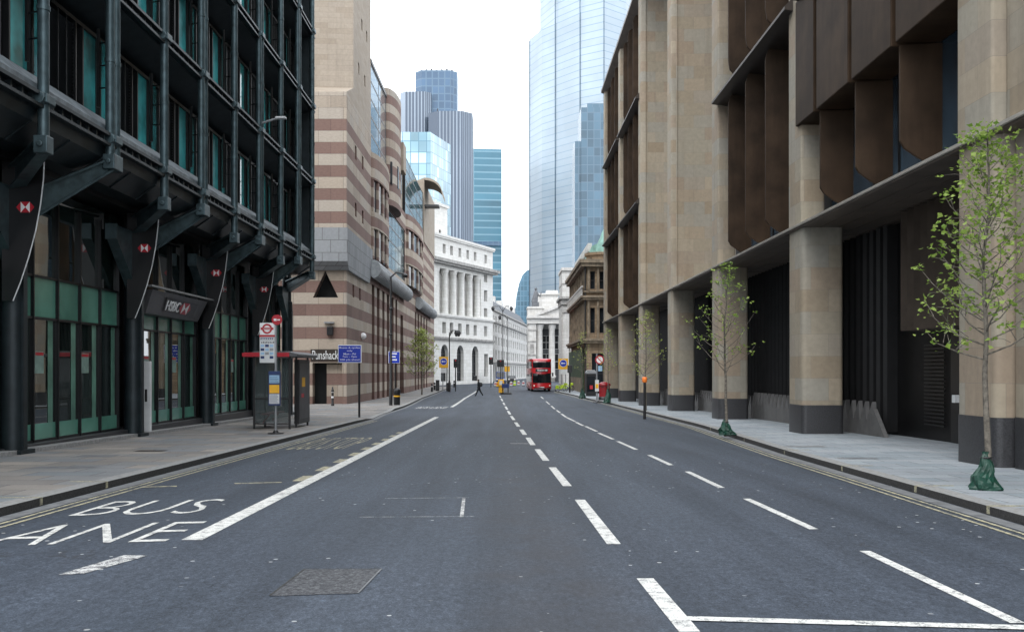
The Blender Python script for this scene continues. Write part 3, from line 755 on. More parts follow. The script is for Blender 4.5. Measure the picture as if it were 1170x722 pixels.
for bi,(ya,yb_) in enumerate(bays):
    y0,y1=ya,yb_-cw*.9                                    # clear opening between fins
    stone = bi in (3,4)
    if stone:
        m=MB(); m.box(xS+2.45,xS+2.7,y0,y1+.2,ZS+.11,RF-.3); m.build('recessed_wall',M['bath'],br); continue
    # glass behind
    rows=[(ZS+.13,BM),(BM+.5,B2),(B2+.5,RF-.3)]
    for ri,(z0,z1) in enumerate(rows):
        gm=MB(); gm.box(xS+1.02,xS+1.1,y0,y1,z0,z1); gl=gm.build('window',M['sky_glass'],br)
        mm=MB()
        for k in range(1,6): yy=y0+(y1-y0)*k/6; mm.box(xS+.97,xS+1.018,yy-.03,yy+.03,z0,z1)
        mm.box(xS+.98,xS+1.016,y0,y1,(z0+z1)/2-.06,(z0+z1)/2+.06); mm.build('mullion',M['mullion'],gl)
        hm=z0+.34*(0)+3.15
        h1=z1-.02 if bi!=1 else hm
        for k in range(3):
            yk=y1-1.8-k*3.2
            if yk<y0+.3: continue
            xa_,xb2=xS+.07,xS+1.10
            lo=[(xa_,z0+.80),(xa_+.10,z0+.62),(xa_+.40,z0+.38),(xa_+.68,z0+.20),(xa_+.82,z0+.20),(xb2,z0+.40)] if ri==0 else [(xa_,z0+.9),(xa_+.06,z0+.5),(xa_+.35,z0+.15),(xb2-.3,z0+.05),(xb2,z0+.05)]
            hi=[(xb2,h1),(xa_+.35,h1),(xa_+.10,h1-.12),(xa_,h1-.45)] if bi!=1 else [(xb2,h1),(xa_,h1)]
            pr=lo+hi; bm_=MB(); N=len(pr)
            for t_,tw in ((-.05,.0),(.05,.0)):
                for x_,z_ in pr: bm_.v.append((x_, yk+t_-(x_-xa_)*.22, z_))
            bm_.f.append(tuple(range(N))); bm_.m.append(0); bm_.f.append(tuple(range(N,2*N))[::-1]); bm_.m.append(0)
            for q in range(N): bm_.f.append((q,(q+1)%N,N+(q+1)%N,N+q)); bm_.m.append(0)
            bm_.build('bronze_blade',M['bronze'],br,bevel=.015)
        if bi==1:          # boxed flat panels over the lower blades
            for k in range(4):
                ye=y1-.05-(0 if k==0 else 1.8+.12+(k-1)*3.2); yn=y1-1.8+.12-k*3.2
                yn=max(yn,y0+.05)
                if k==0: ye+=.35
                m=MB(); m.box(xS-.10,xS+1.01,yn,ye,hm+.02,z1-.02); m.build('bronze_panel',M['bronze'],br,bevel=.03)
    # ledges
    for zb in (BM,B2):
        m=MB(); m.prism([(xS-.28,zb),(xS-.28,zb+.10),(xS+.1,zb+.5),(xS+1.0,zb+.5),(xS+1.0,zb-.25)],'y',ya-.55,yb_-cw*.9+.1)
        m.build('bronze_ledge',M['bronze_edge'],br)
m=MB(); m.prism([(xS-.25,RF),(xS-.25,RF+.25),(xS+.2,RF+.8),(xS+3,RF+.8),(xS+3,RF-.5),(xS+.9,RF-.5)],'y',2,101.6); m.build('roof_ledge',M['soffit'],br)
m=MB(); m.box(xS+1.1,40,2,47.9,ZS+.11,RF-.4); m.box(xS+2.71,40,47.9,74.6,ZS+.11,RF-.4); m.box(xS+1.1,40,74.6,101.5,ZS+.11,RF-.4); m.build('core_wall',M['void'],br)
# arcade back wall with dark fins and toothed stone vents
xA=12.4
m=MB(); m.box(xA,14.4,2,101.5,-1.4,ZS-.06); m.build('arcade_wall',M['void'],br)
for bi,(ya,yb_) in enumerate(bays[:6]):
    m=MB(); y=ya+.2
    while y<yb_-.1:
        if bi!=1 or y>32: m.prism([(xA-.42,y),(xA-.32,y-.07),(xA,y-.10),(xA,y+.05)],'z',g(y)+PV+.1,ZS-.1)
        y+=.62
    m.build('dark_fin',M['void'],br)
    if bi<1: continue
    y=max(ya,32.0); z=g(y+5)+PV; pr=[(y,z-.3)]
    prt=[]
    while y<yb_-.2:
        prt+=[(y,z+.52),(y+.10,z+1.12),(y+.56,z+.52)]; y+=.62
    m=MB(); m.prism([(ya if bi>1 else 32.0,z-.3)]+prt+[(y,z-.3)],'x',xA-.95,xA-.82)
    if bi==1: m.prism([(30.6,z-.3),(32.0,z+.9),(32.0,z-.3)],'x',xA-.95,xA-.82)
    m.build('toothed_vent',M['saw'],br)
m=MB()
for k in range(9):
    y=26.0+k*.47; m.prism([(xA-.95,y),(xA-.72,y+.24),(xA-.5,y+.24),(xA-.5,y)],'z',2.95,ZS-.08)
m.box(xA-.5,xA-.01,26.0,30.2,2.95,ZS-.08); m.build('ribbed_box',M['soffit'],br)
m=MB(); m.box(xA-.08,xA-.01,26.6,28.4,g(27)+PV,2.9)
for k in range(22): m.box(xA-.1,xA-.08,28.8,30.2,.2+k*.11,.25+k*.11)
m.build('side_door',M['black'],br)
m=MB(); m.box(xA-.62,xA-.5,26.9,27.1,.95,1.15); m.build('door_entry_panel',M['off_white'],br)

# ------------------------------------------------------------------ pink and cream striped building
xW=-12.2; Y0=78.0; zb=-1.4
sb=thing('striped_building','pink and cream striped stone building with tall plain tower and curved bays','building',(-14,90,g(90)))
# lower block, camera-side face with the triangular niche and door
m=MB(); L=24.0
def PX(px): return X(px,Y0)-(xW-L)      # along the camera-side face
tri=[(PX(357.5),Z(340,Y0)),(PX(386.5),Z(340,Y0)),(PX(371.5),Z(309,Y0))]
door=rect(PX(357),PX(391),zb+.02,Z(414.5,Y0))
wall_holes(m,(xW-L,Y0,0),(1,0,0),(0,-1,0),[(0,zb),(L,zb),(L,23.0),(0,23.0)],[tri,door],1.0)
m.build('side_wall',M['striped'],sb)
m=MB(); m.box(xW-L,xW-.8,Y0+.99,Y0+1.2,zb,11); m.build('niche_back',M['mullion'],sb)
m=MB(); q=[Vector((xW-L+a,Y0+.35,b)) for a,b in tri]; 
for a,b in ((0,1),(1,2),(2,0)): m.bar(q[a],q[b],.1,.1,up=(0,1,0))
m.build('niche_frame',M['frame'],sb)
m=MB(); m.box(X(372,Y0),X(391,Y0)-.02,Y0+.5,Y0+.99,zb,Z(416,Y0)); m.build('door_jamb',M['striped'],sb)
text('lettering','Punshack',M['off_white'],sb,lambda a,b,d: Vector((X(357,Y0)+(X(387,Y0)-X(357,Y0))*a, Y0-.05-d, Z(410.5,Y0)+(Z(400.5,Y0)-Z(410.5,Y0))*b)),.06,.0)
m=MB(); m.box(X(355,Y0),X(389,Y0),Y0-.06,Y0-.01,Z(412.5,Y0),Z(399,Y0)); m.build('sign_board',M['bronze_edge'],sb)
m=MB(); m.box(X(374,Y0),X(381,Y0),Y0-.3,Y0-.01,Z(383,Y0),Z(373,Y0)); f=m.build('wall_lantern',M['black'],sb,bevel=.03)
m=MB(); m.box(X(371,Y0),X(382,Y0),Y0-.35,Y0-.01,Z(369.5,Y0),Z(367.8,Y0)); m.build('lantern_bracket',M['grey'],f)
# street face
U=lambda px: xW*F/(px-CX)
Lw=94.0
holes=[];wins=[]
def H(y0,y1,z0,z1): return rect(y0-Y0,y1-Y0,z0,z1)
def addwin(y0,y1,z0,z1,ba,bb): 
    holes.append(H(y0,y1,z0,z1)); wins.append((y0-Y0,y1-Y0,z0,z1,ba,bb))
for yy in (82.3,86.3): 
    for zz in (18.8,14.2): addwin(yy,yy+.9,zz,zz+1.1,0,0)
for yy in (81.0,84.6): addwin(yy,yy+.9,7.6,8.6,0,0)
slots=[(92.6,94.4),(96.2,98.2),(100.4,102.2),(104.2,106.2),(108.4,110.4),(112.2,114.0)]
for a,b in slots: holes.append(H(a,b,zb+.3,9.6))
holes.append([(116.6-Y0,zb+.02),(121.6-Y0,zb+.02),(120.4-Y0,8.2),(117.6-Y0,8.2)])
slots2=[(136,138),(140.4,142.4),(145,147),(150,152),(155,157)]
for a,b in slots2: holes.append(H(a,b,zb+.3,9.6))
holes.append(H(103.4,122.6,12.4,18.5))
m=MB()
out=[(0,zb),(Lw,zb),(Lw,24.0),(123.2-Y0,24.0),(123.2-Y0,21.2),(.0,21.2)]
out=[(0,zb),(Lw,zb),(Lw,20.6),(104-Y0,20.6),(104-Y0,21.5),(92-Y0,21.5),(92-Y0,23.0),(0,23.0)]
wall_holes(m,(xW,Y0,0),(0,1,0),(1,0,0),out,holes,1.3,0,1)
m.build('street_wall',[M['striped'],M['striped_shaded']],sb)
m=MB(); m.box(xW-20,xW-1.31,Y0+1.3,Y0+Lw,zb,20.4); m.build('core_wall',M['mullion'],sb)
for a0,a1,b0,b1,ba,bb in wins: window_part(sb,(xW,Y0,0),(0,1,0),(1,0,0),(a0,a1,b0,b1),.5,M['dark_window'],M['frame'],ba,bb)
window_part(sb,(xW,Y0,0),(0,1,0),(1,0,0),(103.4-Y0,122.6-Y0,12.4,18.5),.12,M['bay_glass'],M['frame'],5,3,.13,'bay_window',None,.012)
# plain tower
m=MB()
tw=[]
def sq(y,z): return rect(y-81.6,y-81.6+.75,z,z+.95)
Tz=52
th=[sq(84.2,35.0),sq(87.6,35.0),sq(86.0,30.4),sq(89.0,30.4),sq(84.2,26.2),sq(87.8,26.2),sq(86,39.6),sq(89,39.6),sq(84.4,22.6)]
wall_holes(m,(xW-.02,81.6,0),(0,1,0),(1,0,0),[(0,21.0),(10.4,21.0),(10.4,Tz),(0,Tz)],th,.4)
m.poly([(xW-.02,81.6,21.0),(xW-.02,81.6,Tz),(xW-L,81.6-2.2,Tz),(xW-L,81.6-2.2,21.0)])
m.poly([(xW-.02,92,21.0),(xW-.02,92,Tz),(xW-L,92,Tz),(xW-L,92,21.0)]); m.poly([(xW-.02,81.6,Tz),(xW-.02,92,Tz),(xW-L,92,Tz),(xW-L,79.4,Tz)])
m.build('plain_tower',M['gold_stone'],sb,fix=False)
m=MB(); m.box(xW-L,xW-.45,82.2,91.6,20,Tz-.5); m.build('tower_core',M['mullion'],sb)
m=MB(); m.poly([(xW,Y0,23.0),(xW-.02,81.7,24.3),(xW-L,79.5,24.3),(xW-L,Y0,23.0)]); m.poly([(xW,Y0,23.0),(xW-.02,81.7,24.3),(xW,92,23.0)]); m.build('sloped_coping',M['gold_stone'],sb,fix=False)
# grey granite corbel box
m=MB(); xa,xb_=X(340,Y0),xW+.22
m.prism([(Y0-1.0,Z(262,Y0)),(Y0-1.0,10.0),(Y0-.3,9.4),(Y0+1,9.4),(Y0+1,Z(262,Y0))],'x',xa-8,xb_-.24)
m.prism([(Y0-1.0,Z(262,Y0)),(Y0-1.0,10.0),(Y0-.3,9.4),(89.5,9.4),(91.5,11.2),(91.5,Z(262,Y0))],'x',xb_-.24,xb_)
m.build('granite_corbel',M['granite'],sb)
# tall bay glass next to the tower, five panes high
m=MB(); m.box(xW-14,xW-.08,92.02,104,20.2,29.35); m.build('bay_backing',M['mullion'],sb)
window_part(sb,(xW,92.03,0),(0,1,0),(1,0,0),(0,11.6,21.5,29.4),.06,M['pale_glass'],M['frame'],1,4,.16,'bay_window',None,.012)
m=MB(); m.box(xW-14,xW+.05,92.0,104.0,29.4,29.75); m.build('roof_edge',M['mullion'],sb)
def drum(yc,r,x0,z0,z1,mat,name,squash=.55,n=18,parent=sb):
    m=MB(); p=[(x0+math.cos(R(-90+180*k/n))*r*squash, yc+math.sin(R(-90+180*k/n))*r) for k in range(n+1)]
    m.prism([(x0-1.0,yc-r)]+p+[(x0-1.0,yc+r)],'z',z0,z1); return m.build(name,mat,parent,smooth=True)
def bay(yc,r,levels,x0=xW,sq=.13):
    """curved bay: stone bands with recessed glazing and striped posts between them"""
    for a,b in zip(levels,levels[1:]):
        if a[1]=='s': drum(yc,r,x0-.05,a[0],b[0],M['striped'],'curved_bay',sq)
        else:
            w=drum(yc,r*.93,x0-.2,a[0],b[0],M['dark_window'],'curved_window',sq)
            for k in range(6):
                t=R(-70+140*k/5); cx=x0-.05+math.cos(t)*r*sq*.93; cy=yc+math.sin(t)*r*.95
                m=MB(); m.box(cx-.5,cx-.02,cy-.42,cy+.42,a[0],b[0]); m.build('bay_post',M['striped'],w)
bay(97.9,5.8,[(11.9,'w'),(14.6,'s'),(16.1,'w'),(19.0,'s'),(21.4,'e')])
bay(134.5,10.8,[(12.2,'w'),(14.6,'s'),(16.6,'w'),(18.9,'s'),(20.7,'e')],xW,.09)
# the big striped drum
dr=drum(108.4,4.6,xW-.02,18.6,30.4,M['striped_drum'],'striped_drum',.20)
m=MB(); m.box(xW+.5,xW+1.15,109.6,112.4,23.2,26.2); m.build('drum_balcony',M['gold_stone'],dr)
for k in range(4):
    t=R(-55+110*k/3); cx=xW-.02+math.cos(t)*.92; cy=108.4+math.sin(t)*4.6
    m=MB(); m.box(cx-.35,cx+.03,cy-.45,cy+.45,20.7,23.0); m.build('drum_window',M['dark_window'],dr)
m=MB(); m.box(xW-12,xW-.35,113,123,18.55,28.8); m.build('pier',M['gold_stone'],sb)
m=MB(); m.box(xW-12,xW-.08,123.2,149.6,20.6,27.6); m.build('bay_backing',M['mullion'],sb)
window_part(sb,(xW+.02,123.2,0),(0,1,0),(1,0,0),(0,26.2,20.62,27.6),.06,M['bay_glass'],M['frame'],4,4,.16,'bay_window',None,.012)
m=MB(); m.box(xW-12,xW+.1,150,171.8,20.6,29.6); m.build('pier',M['gold_stone'],sb)
m=MB(); nseg=10
pr=[(xW+2.3+0*k,0) for k in range(0)]
p=[(xW+.1+2.6*math.sin(R(90*k/nseg)),30.0-0.3-2.2*(1-math.cos(R(90*k/nseg)))) for k in range(nseg+1)]
m.prism([(xW-1,29.6)]+[(a,b+.35) for a,b in p]+[(a,b) for a,b in p[::-1]]+[(xW-1,29.2)],'y',150.2,158); m.build('curved_hood',M['gold_stone'],sb)
m=MB(); m.box(xW+.1,xW+2.2,150.6,153,25.9,26.15); m.build('balcony',M['frame'],sb)
# ribbed steel barrel canopies
for a,b in ((90.6,121.5),(137,164)):
    m=MB(); n=14; r=.82; cx=xW+.25; cz=10.75
    pr=[(cx+math.cos(R(-80+250*k/n))*r,cz+math.sin(R(-80+250*k/n))*r) for k in range(n+1)]
    m.prism(pr,'y',a,b); y=a+.4
    while y<b: 
        m.path([(cx+math.cos(R(-80+250*k/n))*(r+.02),y,cz+math.sin(R(-80+250*k/n))*(r+.02)) for k in range(n+1)],.04,5,1); y+=1.0
    m.build('steel_hood',[M['hood'],M['grey']],sb,smooth=True)
m=MB(); m.sphere((X(409.5,86)+.4,86,Z(384,86)),.28,10); m.bar((xW,86,Z(382,86)),(X(409.5,86)+.4,86,Z(382,86)),.1,.1)
t=thing('security_camera','white dome security camera on the striped corner wall','camera',(xW+.2,86,4.9)); m.build('camera_dome',M['white'],t,smooth=True)

# ------------------------------------------------------------------ white columned bank
A=Vector((-14.2,175.0,0)); dv=Vector((.404,1,0)).normalized(); nv=Vector((dv.y,-dv.x,0)); zg=-1.2
wb=thing('columned_bank','white stone bank with a tall recessed colonnade, arches and set-back top storeys','building',(-10,185,g(185)))
LB_=30.5
def col(px): # along-facade distance for a pixel column
    # X=A.x+dv.x*s ; Y=A.y+dv.y*s ; (px-CX)/F=X/Y
    k=(px-CX)/F; return (k*A.y-A.x)/(dv.x-k*dv.y)
holes=[];ww=[]
def wh(a,b,z0,z1,ba=0,bb=1): holes.append(rect(a,b,z0,z1)); ww.append((a,b,z0,z1,ba,bb,None))
sA=[col(p) for p in (508,526,543)]
for s in sA: 
    sh=arch(s-1.5,s+1.5,-.2 if s>8 else 2.2,6.4); holes.append(sh); ww.append((s-1.5,s+1.5,-.2,6.4,2,3,sh))
s6=col(555.5); wh(s6-.9,s6+.9,.6,5.0)
zw=[9.0,10.9]
cs=[col(p) for p in (507.5,516,525.5,534.5,543,555)]
for s in cs: wh(s-.75,s+.75,8.4,10.4,1,1)
for z0,z1 in ((12.2,13.9),(15.2,17.4),(19.0,20.4)): wh(cs[-1]-.8,cs[-1]+.8,z0,z1)
# recessed colonnade
ca,cb=col(500),col(549.5)
holes.append(rect(ca,cb,11.9,19.9))
for s in cs: wh(s-.6,s+.6,22.6,24.3,0,1)
m=MB(); wall_holes(m,A,dv,nv,[(0,zg),(LB_,zg),(LB_,25.3),(0,25.3)],holes,1.3)
m.build('front_wall',M['portland'],wb)
for a,b,z0,z1,ba,bb,sh in ww: window_part(wb,A,dv,nv,(a,b,z0,z1),.7,M['dark_window'],M['frame'],ba,bb,.1,'window',sh)
def obox(m,s0,s1,d0,d1,z0,z1):
    i=len(m.v)
    m.v+=[tuple(A+dv*s+nv*d+Vector((0,0,z))) for z in (z0,z1) for s,d in ((s0,d0),(s1,d0),(s1,d1),(s0,d1))]
    for q in ((0,3,2,1),(4,5,6,7),(0,1,5,4),(1,2,6,5),(2,3,7,6),(3,0,4,7)): m.f.append(tuple(i+k for k in q)); m.m.append(0)
m=MB(); obox(m,0,LB_,-14,-1.31,zg,24.9); obox(m,LB_-.4,LB_-.003,-14,-.3,zg,25.2); m.build('core_wall',M['portland'],wb)
nc=6
for k in range(nc):
    s=ca+(cb-ca)*(k+.5)/nc - (cb-ca)/nc/2 if False else ca+.5+(cb-ca-1.0)*k/(nc-1)
    c=A+dv*s+nv*-.62
    m=MB(); m.lathe([(.66,11.92),(.66,12.2),(.56,12.3),(.5,18.8),(.62,19.2),(.72,19.5),(.72,19.88)],c,14); m.build('giant_column',M['portland'],wb,smooth=True)
for k in range(nc-1):
    s=ca+.5+(cb-ca-1.0)*(k+.5)/(nc-1)
    for z0,z1 in ((12.6,14.4),(15.6,18.2)): window_part(wb,A-nv*.55,dv,nv,(s-.55,s+.55,z0,z1),.74,M['dark_window'],M['frame'],0,1,.08)
for nm,z0,z1,d in (('string_course',7.2,7.75,.35),('sill_band',11.3,11.8,.3),('cornice',20.6,21.5,.9),('parapet',25.2,25.9,.3)):
    m=MB(); obox(m,-.2,LB_+d*.6,.0,d,z0,z1*.4+z0*.6); obox(m,-.2,LB_+d,.0,d*1.4,z1*.4+z0*.6+.003,z1); m.build(nm,M['portland_dk'] if nm in('string_course','cornice') else M['portland'],wb)
m=MB(); 
A2=A-nv*5.0
hs=[]; w2=[]
for p in (501,510,519,528): s=col(p)+1; hs.append(rect(s-.5,s+.5,26.9,28.2)); w2.append((s-.5,s+.5,26.9,28.2))
wall_holes(m,A2,dv,nv,[(-3,24.9),(20,24.9),(20,32.6),(-3,32.6)],hs,.5); m.build('upper_wall',M['portland'],wb)
for h in w2: window_part(wb,A2,dv,nv,h,.4,M['dark_window'],M['frame'],0,0,.08)
m=MB(); obox(m,-3,19.99,-14,-5.5,24.9,32.5); obox(m,19.4,19.99,-14,-5.02,24.9,32.5); obox(m,-3.2,20.3,-14,-4.7,32.6,33.1); m.build('upper_block',M['portland'],wb)

# ------------------------------------------------------------------ far white terrace, portico, corner pier
def block(th,O,u,n,L,z0,z1,win,mat,depth=8,wd=.35,mg=None,mf=None,fw=.08,name='front_wall'):
    O=Vector(O);u=Vector(u).normalized();n=Vector(n).normalized()
    m=MB(); wall_holes(m,O,u,n,[(0,z0),(L,z0),(L,z1),(0,z1)],[rect(*w) for w in win],wd); m.build(name,mat,th)
    for w in win: window_part(th,O,u,n,w,wd-.05,mg or M['dark_window'],mf or M['frame'],0,1,fw)
def orient_box(m,O,u,n,s0,s1,d0,d1,z0,z1):
    O=Vector(O);u=Vector(u).normalized();n=Vector(n).normalized(); i=len(m.v)
    m.v+=[tuple(O+u*s+n*d+Vector((0,0,z))) for z in (z0,z1) for s,d in ((s0,d0),(s1,d0),(s1,d1),(s0,d1))]
    for q in ((0,3,2,1),(4,5,6,7),(0,1,5,4),(1,2,6,5),(2,3,7,6),(3,0,4,7)): m.f.append(tuple(i+k for k in q)); m.m.append(0)
ft=thing('white_terrace','far white stone terrace with rows of sash windows and a grey mansard roof','building',(0,260,g(260)))
O=Vector((-4.2,228,0)); u=Vector((.11,1,0)).normalized(); n=Vector((u.y,-u.x,0)); L=100
win=[]
for f,(z0,z1) in enumerate(((-.3,3.0),(4.3,6.6),(7.8,9.8),(10.8,12.5),(13.3,14.6))):
    for k in range(17): win.append((2.5+k*5.7,5.0+k*5.7,z0,z1))
block(ft,O,u,n,L,-1.2,15.6,win,M['portland2'],mf=M['white_frame'],fw=.15)
m=MB(); orient_box(m,O,u,n,-14,0,-.0,-10,-1.2,15.6); m.build('end_wall',M['portland2'],ft)
win2=[]
for z0,z1 in ((-.3,3.0),(4.3,6.6),(7.8,9.8),(10.8,12.5),(13.3,14.6)):
    for k in range(4): win2.append((.8+k*2.2,1.9+k*2.2,z0,z1))
block(ft,(O.x-8.2,226.5,0),(1,.1,0),(.1,-1,0),9.4,-1.2,15.6,win2,M['portland2'],mf=M['white_frame'],fw=.12,name='end_front')
m=MB()
for z in (3.5,12.9,15.6): orient_box(m,O,u,n,-.3,L,0.003,.45,z,z+.4); orient_box(m,(O.x-8.2,226.5,0),(1,.1,0),(.1,-1,0),-.2,9.9,0.003,.45,z,z+.4)
m.build('cornice',M['portland_dk'],ft)
m=MB(); b0=O+n*-.3
for s0,s1 in ((0,L),):
    i=len(m.v)
    m.v+=[tuple(O+u*s+n*d+Vector((0,0,z))) for s in (-2,L) for d,z in ((-.4,16.0),(-2.6,19.2),(-9,19.6),(-11,16))]
    for k in range(4): m.f.append((i+k,i+(k+1)%4,i+4+(k+1)%4,i+4+k)); m.m.append(0)
    m.f.append((i,i+1,i+2,i+3)); m.m.append(0)
rf=m.build('roof',M['slate'],ft)
m=MB()
for k in range(6): orient_box(m,O,u,n,6+k*17,8.5+k*17,-5,-3.4,18,21.2)
m.build('chimney',M['portland2'],rf)

rx=thing('portico_building','classical white stone portico with columns, pediment and roof statue behind the red bus','building',(12,230,g(230)))
Yp=226.0; zp=-.8
def colm(m,x,y,r,z0,z1):
    m.lathe([(r*1.3,z0),(r*1.3,z0+.4),(r*1.05,z0+.5),(r*.95,z0+(z1-z0)*.5),(r*.85,z1-1.3),(r*1.25,z1-.5),(r*1.35,z1)],(x,y,0),14)
for px in (616.5,630.5,644.5,658.5,672.5):
    m=MB(); colm(m,X(px,Yp),Yp,.72,zp+1,Z(371,Yp)); m.build('column',M['portland2'],rx,smooth=True)
m=MB(); m.box(X(604,Yp),26,Yp+4,Yp+18,zp,Z(352,Yp)); m.build('wall',M['portland2'],rx)
m=MB()
for px in (623.5,637.5,651): m.box(X(px-3.3,Yp+4),X(px+3.3,Yp+4),Yp+3.9,Yp+3.98,zp,Z(376,Yp+4))
m.build('porch_recess',M['slate'],rx)
for px in (624,638): 
    for z0,z1 in ((2.0,5.5),(6.5,9.6)): window_part(rx,(X(px,Yp+4)-.9,Yp+3.9,0),(1,0,0),(0,-1,0),(0,1.8,z0,z1),-.02,M['dark_window'],M['white_frame'],1,1,.12)
m=MB(); m.box(X(603.5,Yp),X(612.5,Yp),Yp-1,Yp+6,zp,Z(362,Yp)); 
m.build('corner_pier',M['portland2'],rx)
m=MB()
for z in (2.2,5.0,8.0,10.5): m.box(X(603.2,Yp)-.05,X(612.8,Yp)+.05,Yp-1.12,Yp-1.003,z,z+.35)
m.box(X(605.5,Yp),X(610,Yp),Yp-1.06,Yp-1.004,5.6,7.6); m.build('pier_band',M['portland_dk'],rx)
m=MB(); m.box(X(602.5,Yp),26,Yp-1.3,Yp+6,Z(370,Yp),Z(364,Yp)); m.box(X(602,Yp),26,Yp-1.8,Yp+6.2,Z(363.9,Yp),Z(361,Yp)); m.build('entablature',M['portland2'],rx)
m=MB(); m.prism([(X(613,Yp),Z(361,Yp)),(26.5,Z(361,Yp)),(X(665,Yp),Z(341,Yp))],'y',Yp-1.2,Yp+5); m.build('pediment',M['portland2'],rx)
m=MB(); m.bar((X(611.5,Yp),Yp-1.4,Z(360.5,Yp)),(X(665,Yp),Yp-1.4,Z(339.8,Yp)),.8,.55); m.build('pediment_cornice',M['portland2'],rx)
m=MB(); m.box(X(603,Yp),X(622,Yp),Yp+1,Yp+10,Z(361,Yp),Z(350,Yp)); m.box(X(602.5,Yp),X(622.4,Yp),Yp+.6,Yp+10.2,Z(352,Yp),Z(350,Yp)); m.box(X(616,Yp),X(640,Yp),Yp+8,Yp+16,Z(352,Yp),Z(333,Yp)); m.box(X(615,Yp),X(641,Yp),Yp+7.6,Yp+16.2,Z(334,Yp),Z(332,Yp)); m.box(X(626,Yp),X(640,Yp),Yp+9,Yp+15,Z(332,Yp),Z(328,Yp)); m.build('attic',M['portland2'],rx)
m=MB(); c=Vector((X(612,Yp),Yp+2,Z(350,Yp)))
m.box(c.x-.8,c.x+.8,c.y-.8,c.y+.8,c.z,c.z+1.0); m.path([c+Vector((-.2,0,1)),c+Vector((0,0,2.2)),c+Vector((.15,0,3.2)),c+Vector((.1,0,3.7))],[.75,.6,.5,.22],8); m.sphere(c+Vector((.1,0,4.0)),.33,8); m.path([c+Vector((.4,0,3)),c+Vector((1.1,0,2.3)),c+Vector((1.3,-.2,3.2))],[.22,.18,.12],6)
m.build('statue',M['slate'],rx,smooth=True)

pb=thing('corner_pavilion','pale stone corner pavilion with giant pilaster and heavy cornice beside the brown block','building',(11,165,g(165)))
Yq=165
m=MB(); m.box(X(642,Yq),18,Yq,Yq+10,-1.1,Z(344,Yq)); m.build('wall',M['portland2'],pb)
m=MB(); m.box(X(643.5,Yq),X(650,Yq),Yq-.5,Yq-.003,-1,Z(352,Yq)); m.box(X(654,Yq),X(660,Yq),Yq-.5,Yq-.003,-1,Z(352,Yq))
m.build('pilaster',M['portland2'],pb)
m=MB(); m.box(X(642,Yq),X(651.5,Yq),Yq-.7,Yq-.51,Z(357,Yq),Z(351,Yq)); m.box(X(653,Yq),X(661,Yq),Yq-.7,Yq-.51,Z(357,Yq),Z(351,Yq)); m.build('capital',M['portland_dk'],pb)
m=MB(); m.box(X(641,Yq),18,Yq-.6,Yq+10,Z(348,Yq),Z(342,Yq)); m.box(X(639,Yq),18,Yq-1.1,Yq+10,Z(341.9,Yq),Z(339,Yq)); m.build('cornice',M['portland_dk'],pb)
m=MB(); m.box(X(642.5,Yq),18,Yq+.4,Yq+10,Z(338.9,Yq),Z(309,Yq)); m.box(X(641.5,Yq),18,Yq+.1,Yq+10,Z(309,Yq),Z(305.5,Yq)); m.box(X(642,Yq),18,Yq+.25,Yq+10,Z(324,Yq),Z(322,Yq)); m.build('attic',M['portland2'],pb)
for px in (647.5,): window_part(pb,(X(px,Yq)-.5,Yq,0),(1,0,0),(0,-1,0),(0,1.0,5.0,7.2),-.02,M['dark_window'],M['frame'],0,1,.08)

# ------------------------------------------------------------------ brown weathered corner block
bb=thing('brown_corner_block','soot-stained brown stone block with rounded corner, green copper roof and dark green ground floor','building',(11,130,g(130)))
yA,yB=121.0,150.0; xB=9.45
zr=[(-1.2,5.0),(5.6,10.4),(11.0,15.2)]
win=[]
for z0,z1 in ((6.2,8.9),(11.4,13.5)):
    for k in range(9): win.append((1.0+k*3.1,2.5+k*3.1,z0,z1))
for k in range(7): win.append((1.2+k*4,3.9+k*4,-.3,3.6))
block(bb,(xB,yA,0),(0,1,0),(-1,0,0),yB-yA,-1.3,14.6,win,M['brown'],wd=.6)
win=[]
for z0,z1 in ((6.2,9.2),(11.4,13.5)):
    for k in range(7): win.append((.42+k*1.1,.98+k*1.1,z0,z1))
win.append((.6,2.0,-1.0,3.8)); win.append((2.5,5.0,-1.0,3.8))
block(bb,(xB,yA,0),(1,0,0),(0,-1,0),9,-1.3,14.6,win,M['brown'],wd=.6,name='corner_wall')
m=MB(); m.box(xB+.7,xB+9,yA+.7,yB,-1.2,14.5); m.build('core_wall',M['mullion'],bb)
for z,h,d in ((5.0,.55,.6),(10.1,.5,.55),(10.9,.25,.3),(14.0,.85,.7)):
    m=MB(); m.box(xB-d,xB+9,yA-d,yB,z,z+h*.5); m.box(xB-d*1.3,xB+9,yA-d*1.3,yB,z+h*.5+.003,z+h); m.build('cornice',M['brown_trim'],bb)
for z0,z1 in ((5.56,10.08),(11.2,13.98)):
    for k in range(10):
        yy=yA+.2+k*3.1; m=MB(); m.box(xB-.3,xB-.003,yy,yy+.55,z0,z1); m.build('pilaster',M['brown_trim'],bb)
    for k in range(8):
        xx=xB+.08+k*1.1; m=MB(); m.box(xx,xx+.24,yA-.3,yA-.003,z0,z1); m.build('pilaster',M['brown_trim'],bb)
m=MB()
for k in range(24): m.box(xB-.6,xB-.45,yA+.6+k*1.18,yA+.95+k*1.18,10.65,11.6)
m.box(xB-.62,xB-.43,yA,yB,11.6,11.8); m.build('balustrade',M['portland2'],bb)
m=MB(); m.box(xB-.35,xB-.003,yA+4,yB,-1.2,4.4); m.build('ground_floor_hoarding',M['green_front'],bb)
m=MB(); m.box(xB-.36,xB-.34,yA+4,yB,-.9,.9); m.build('hoarding_dado',M['brown_trim'],bb)
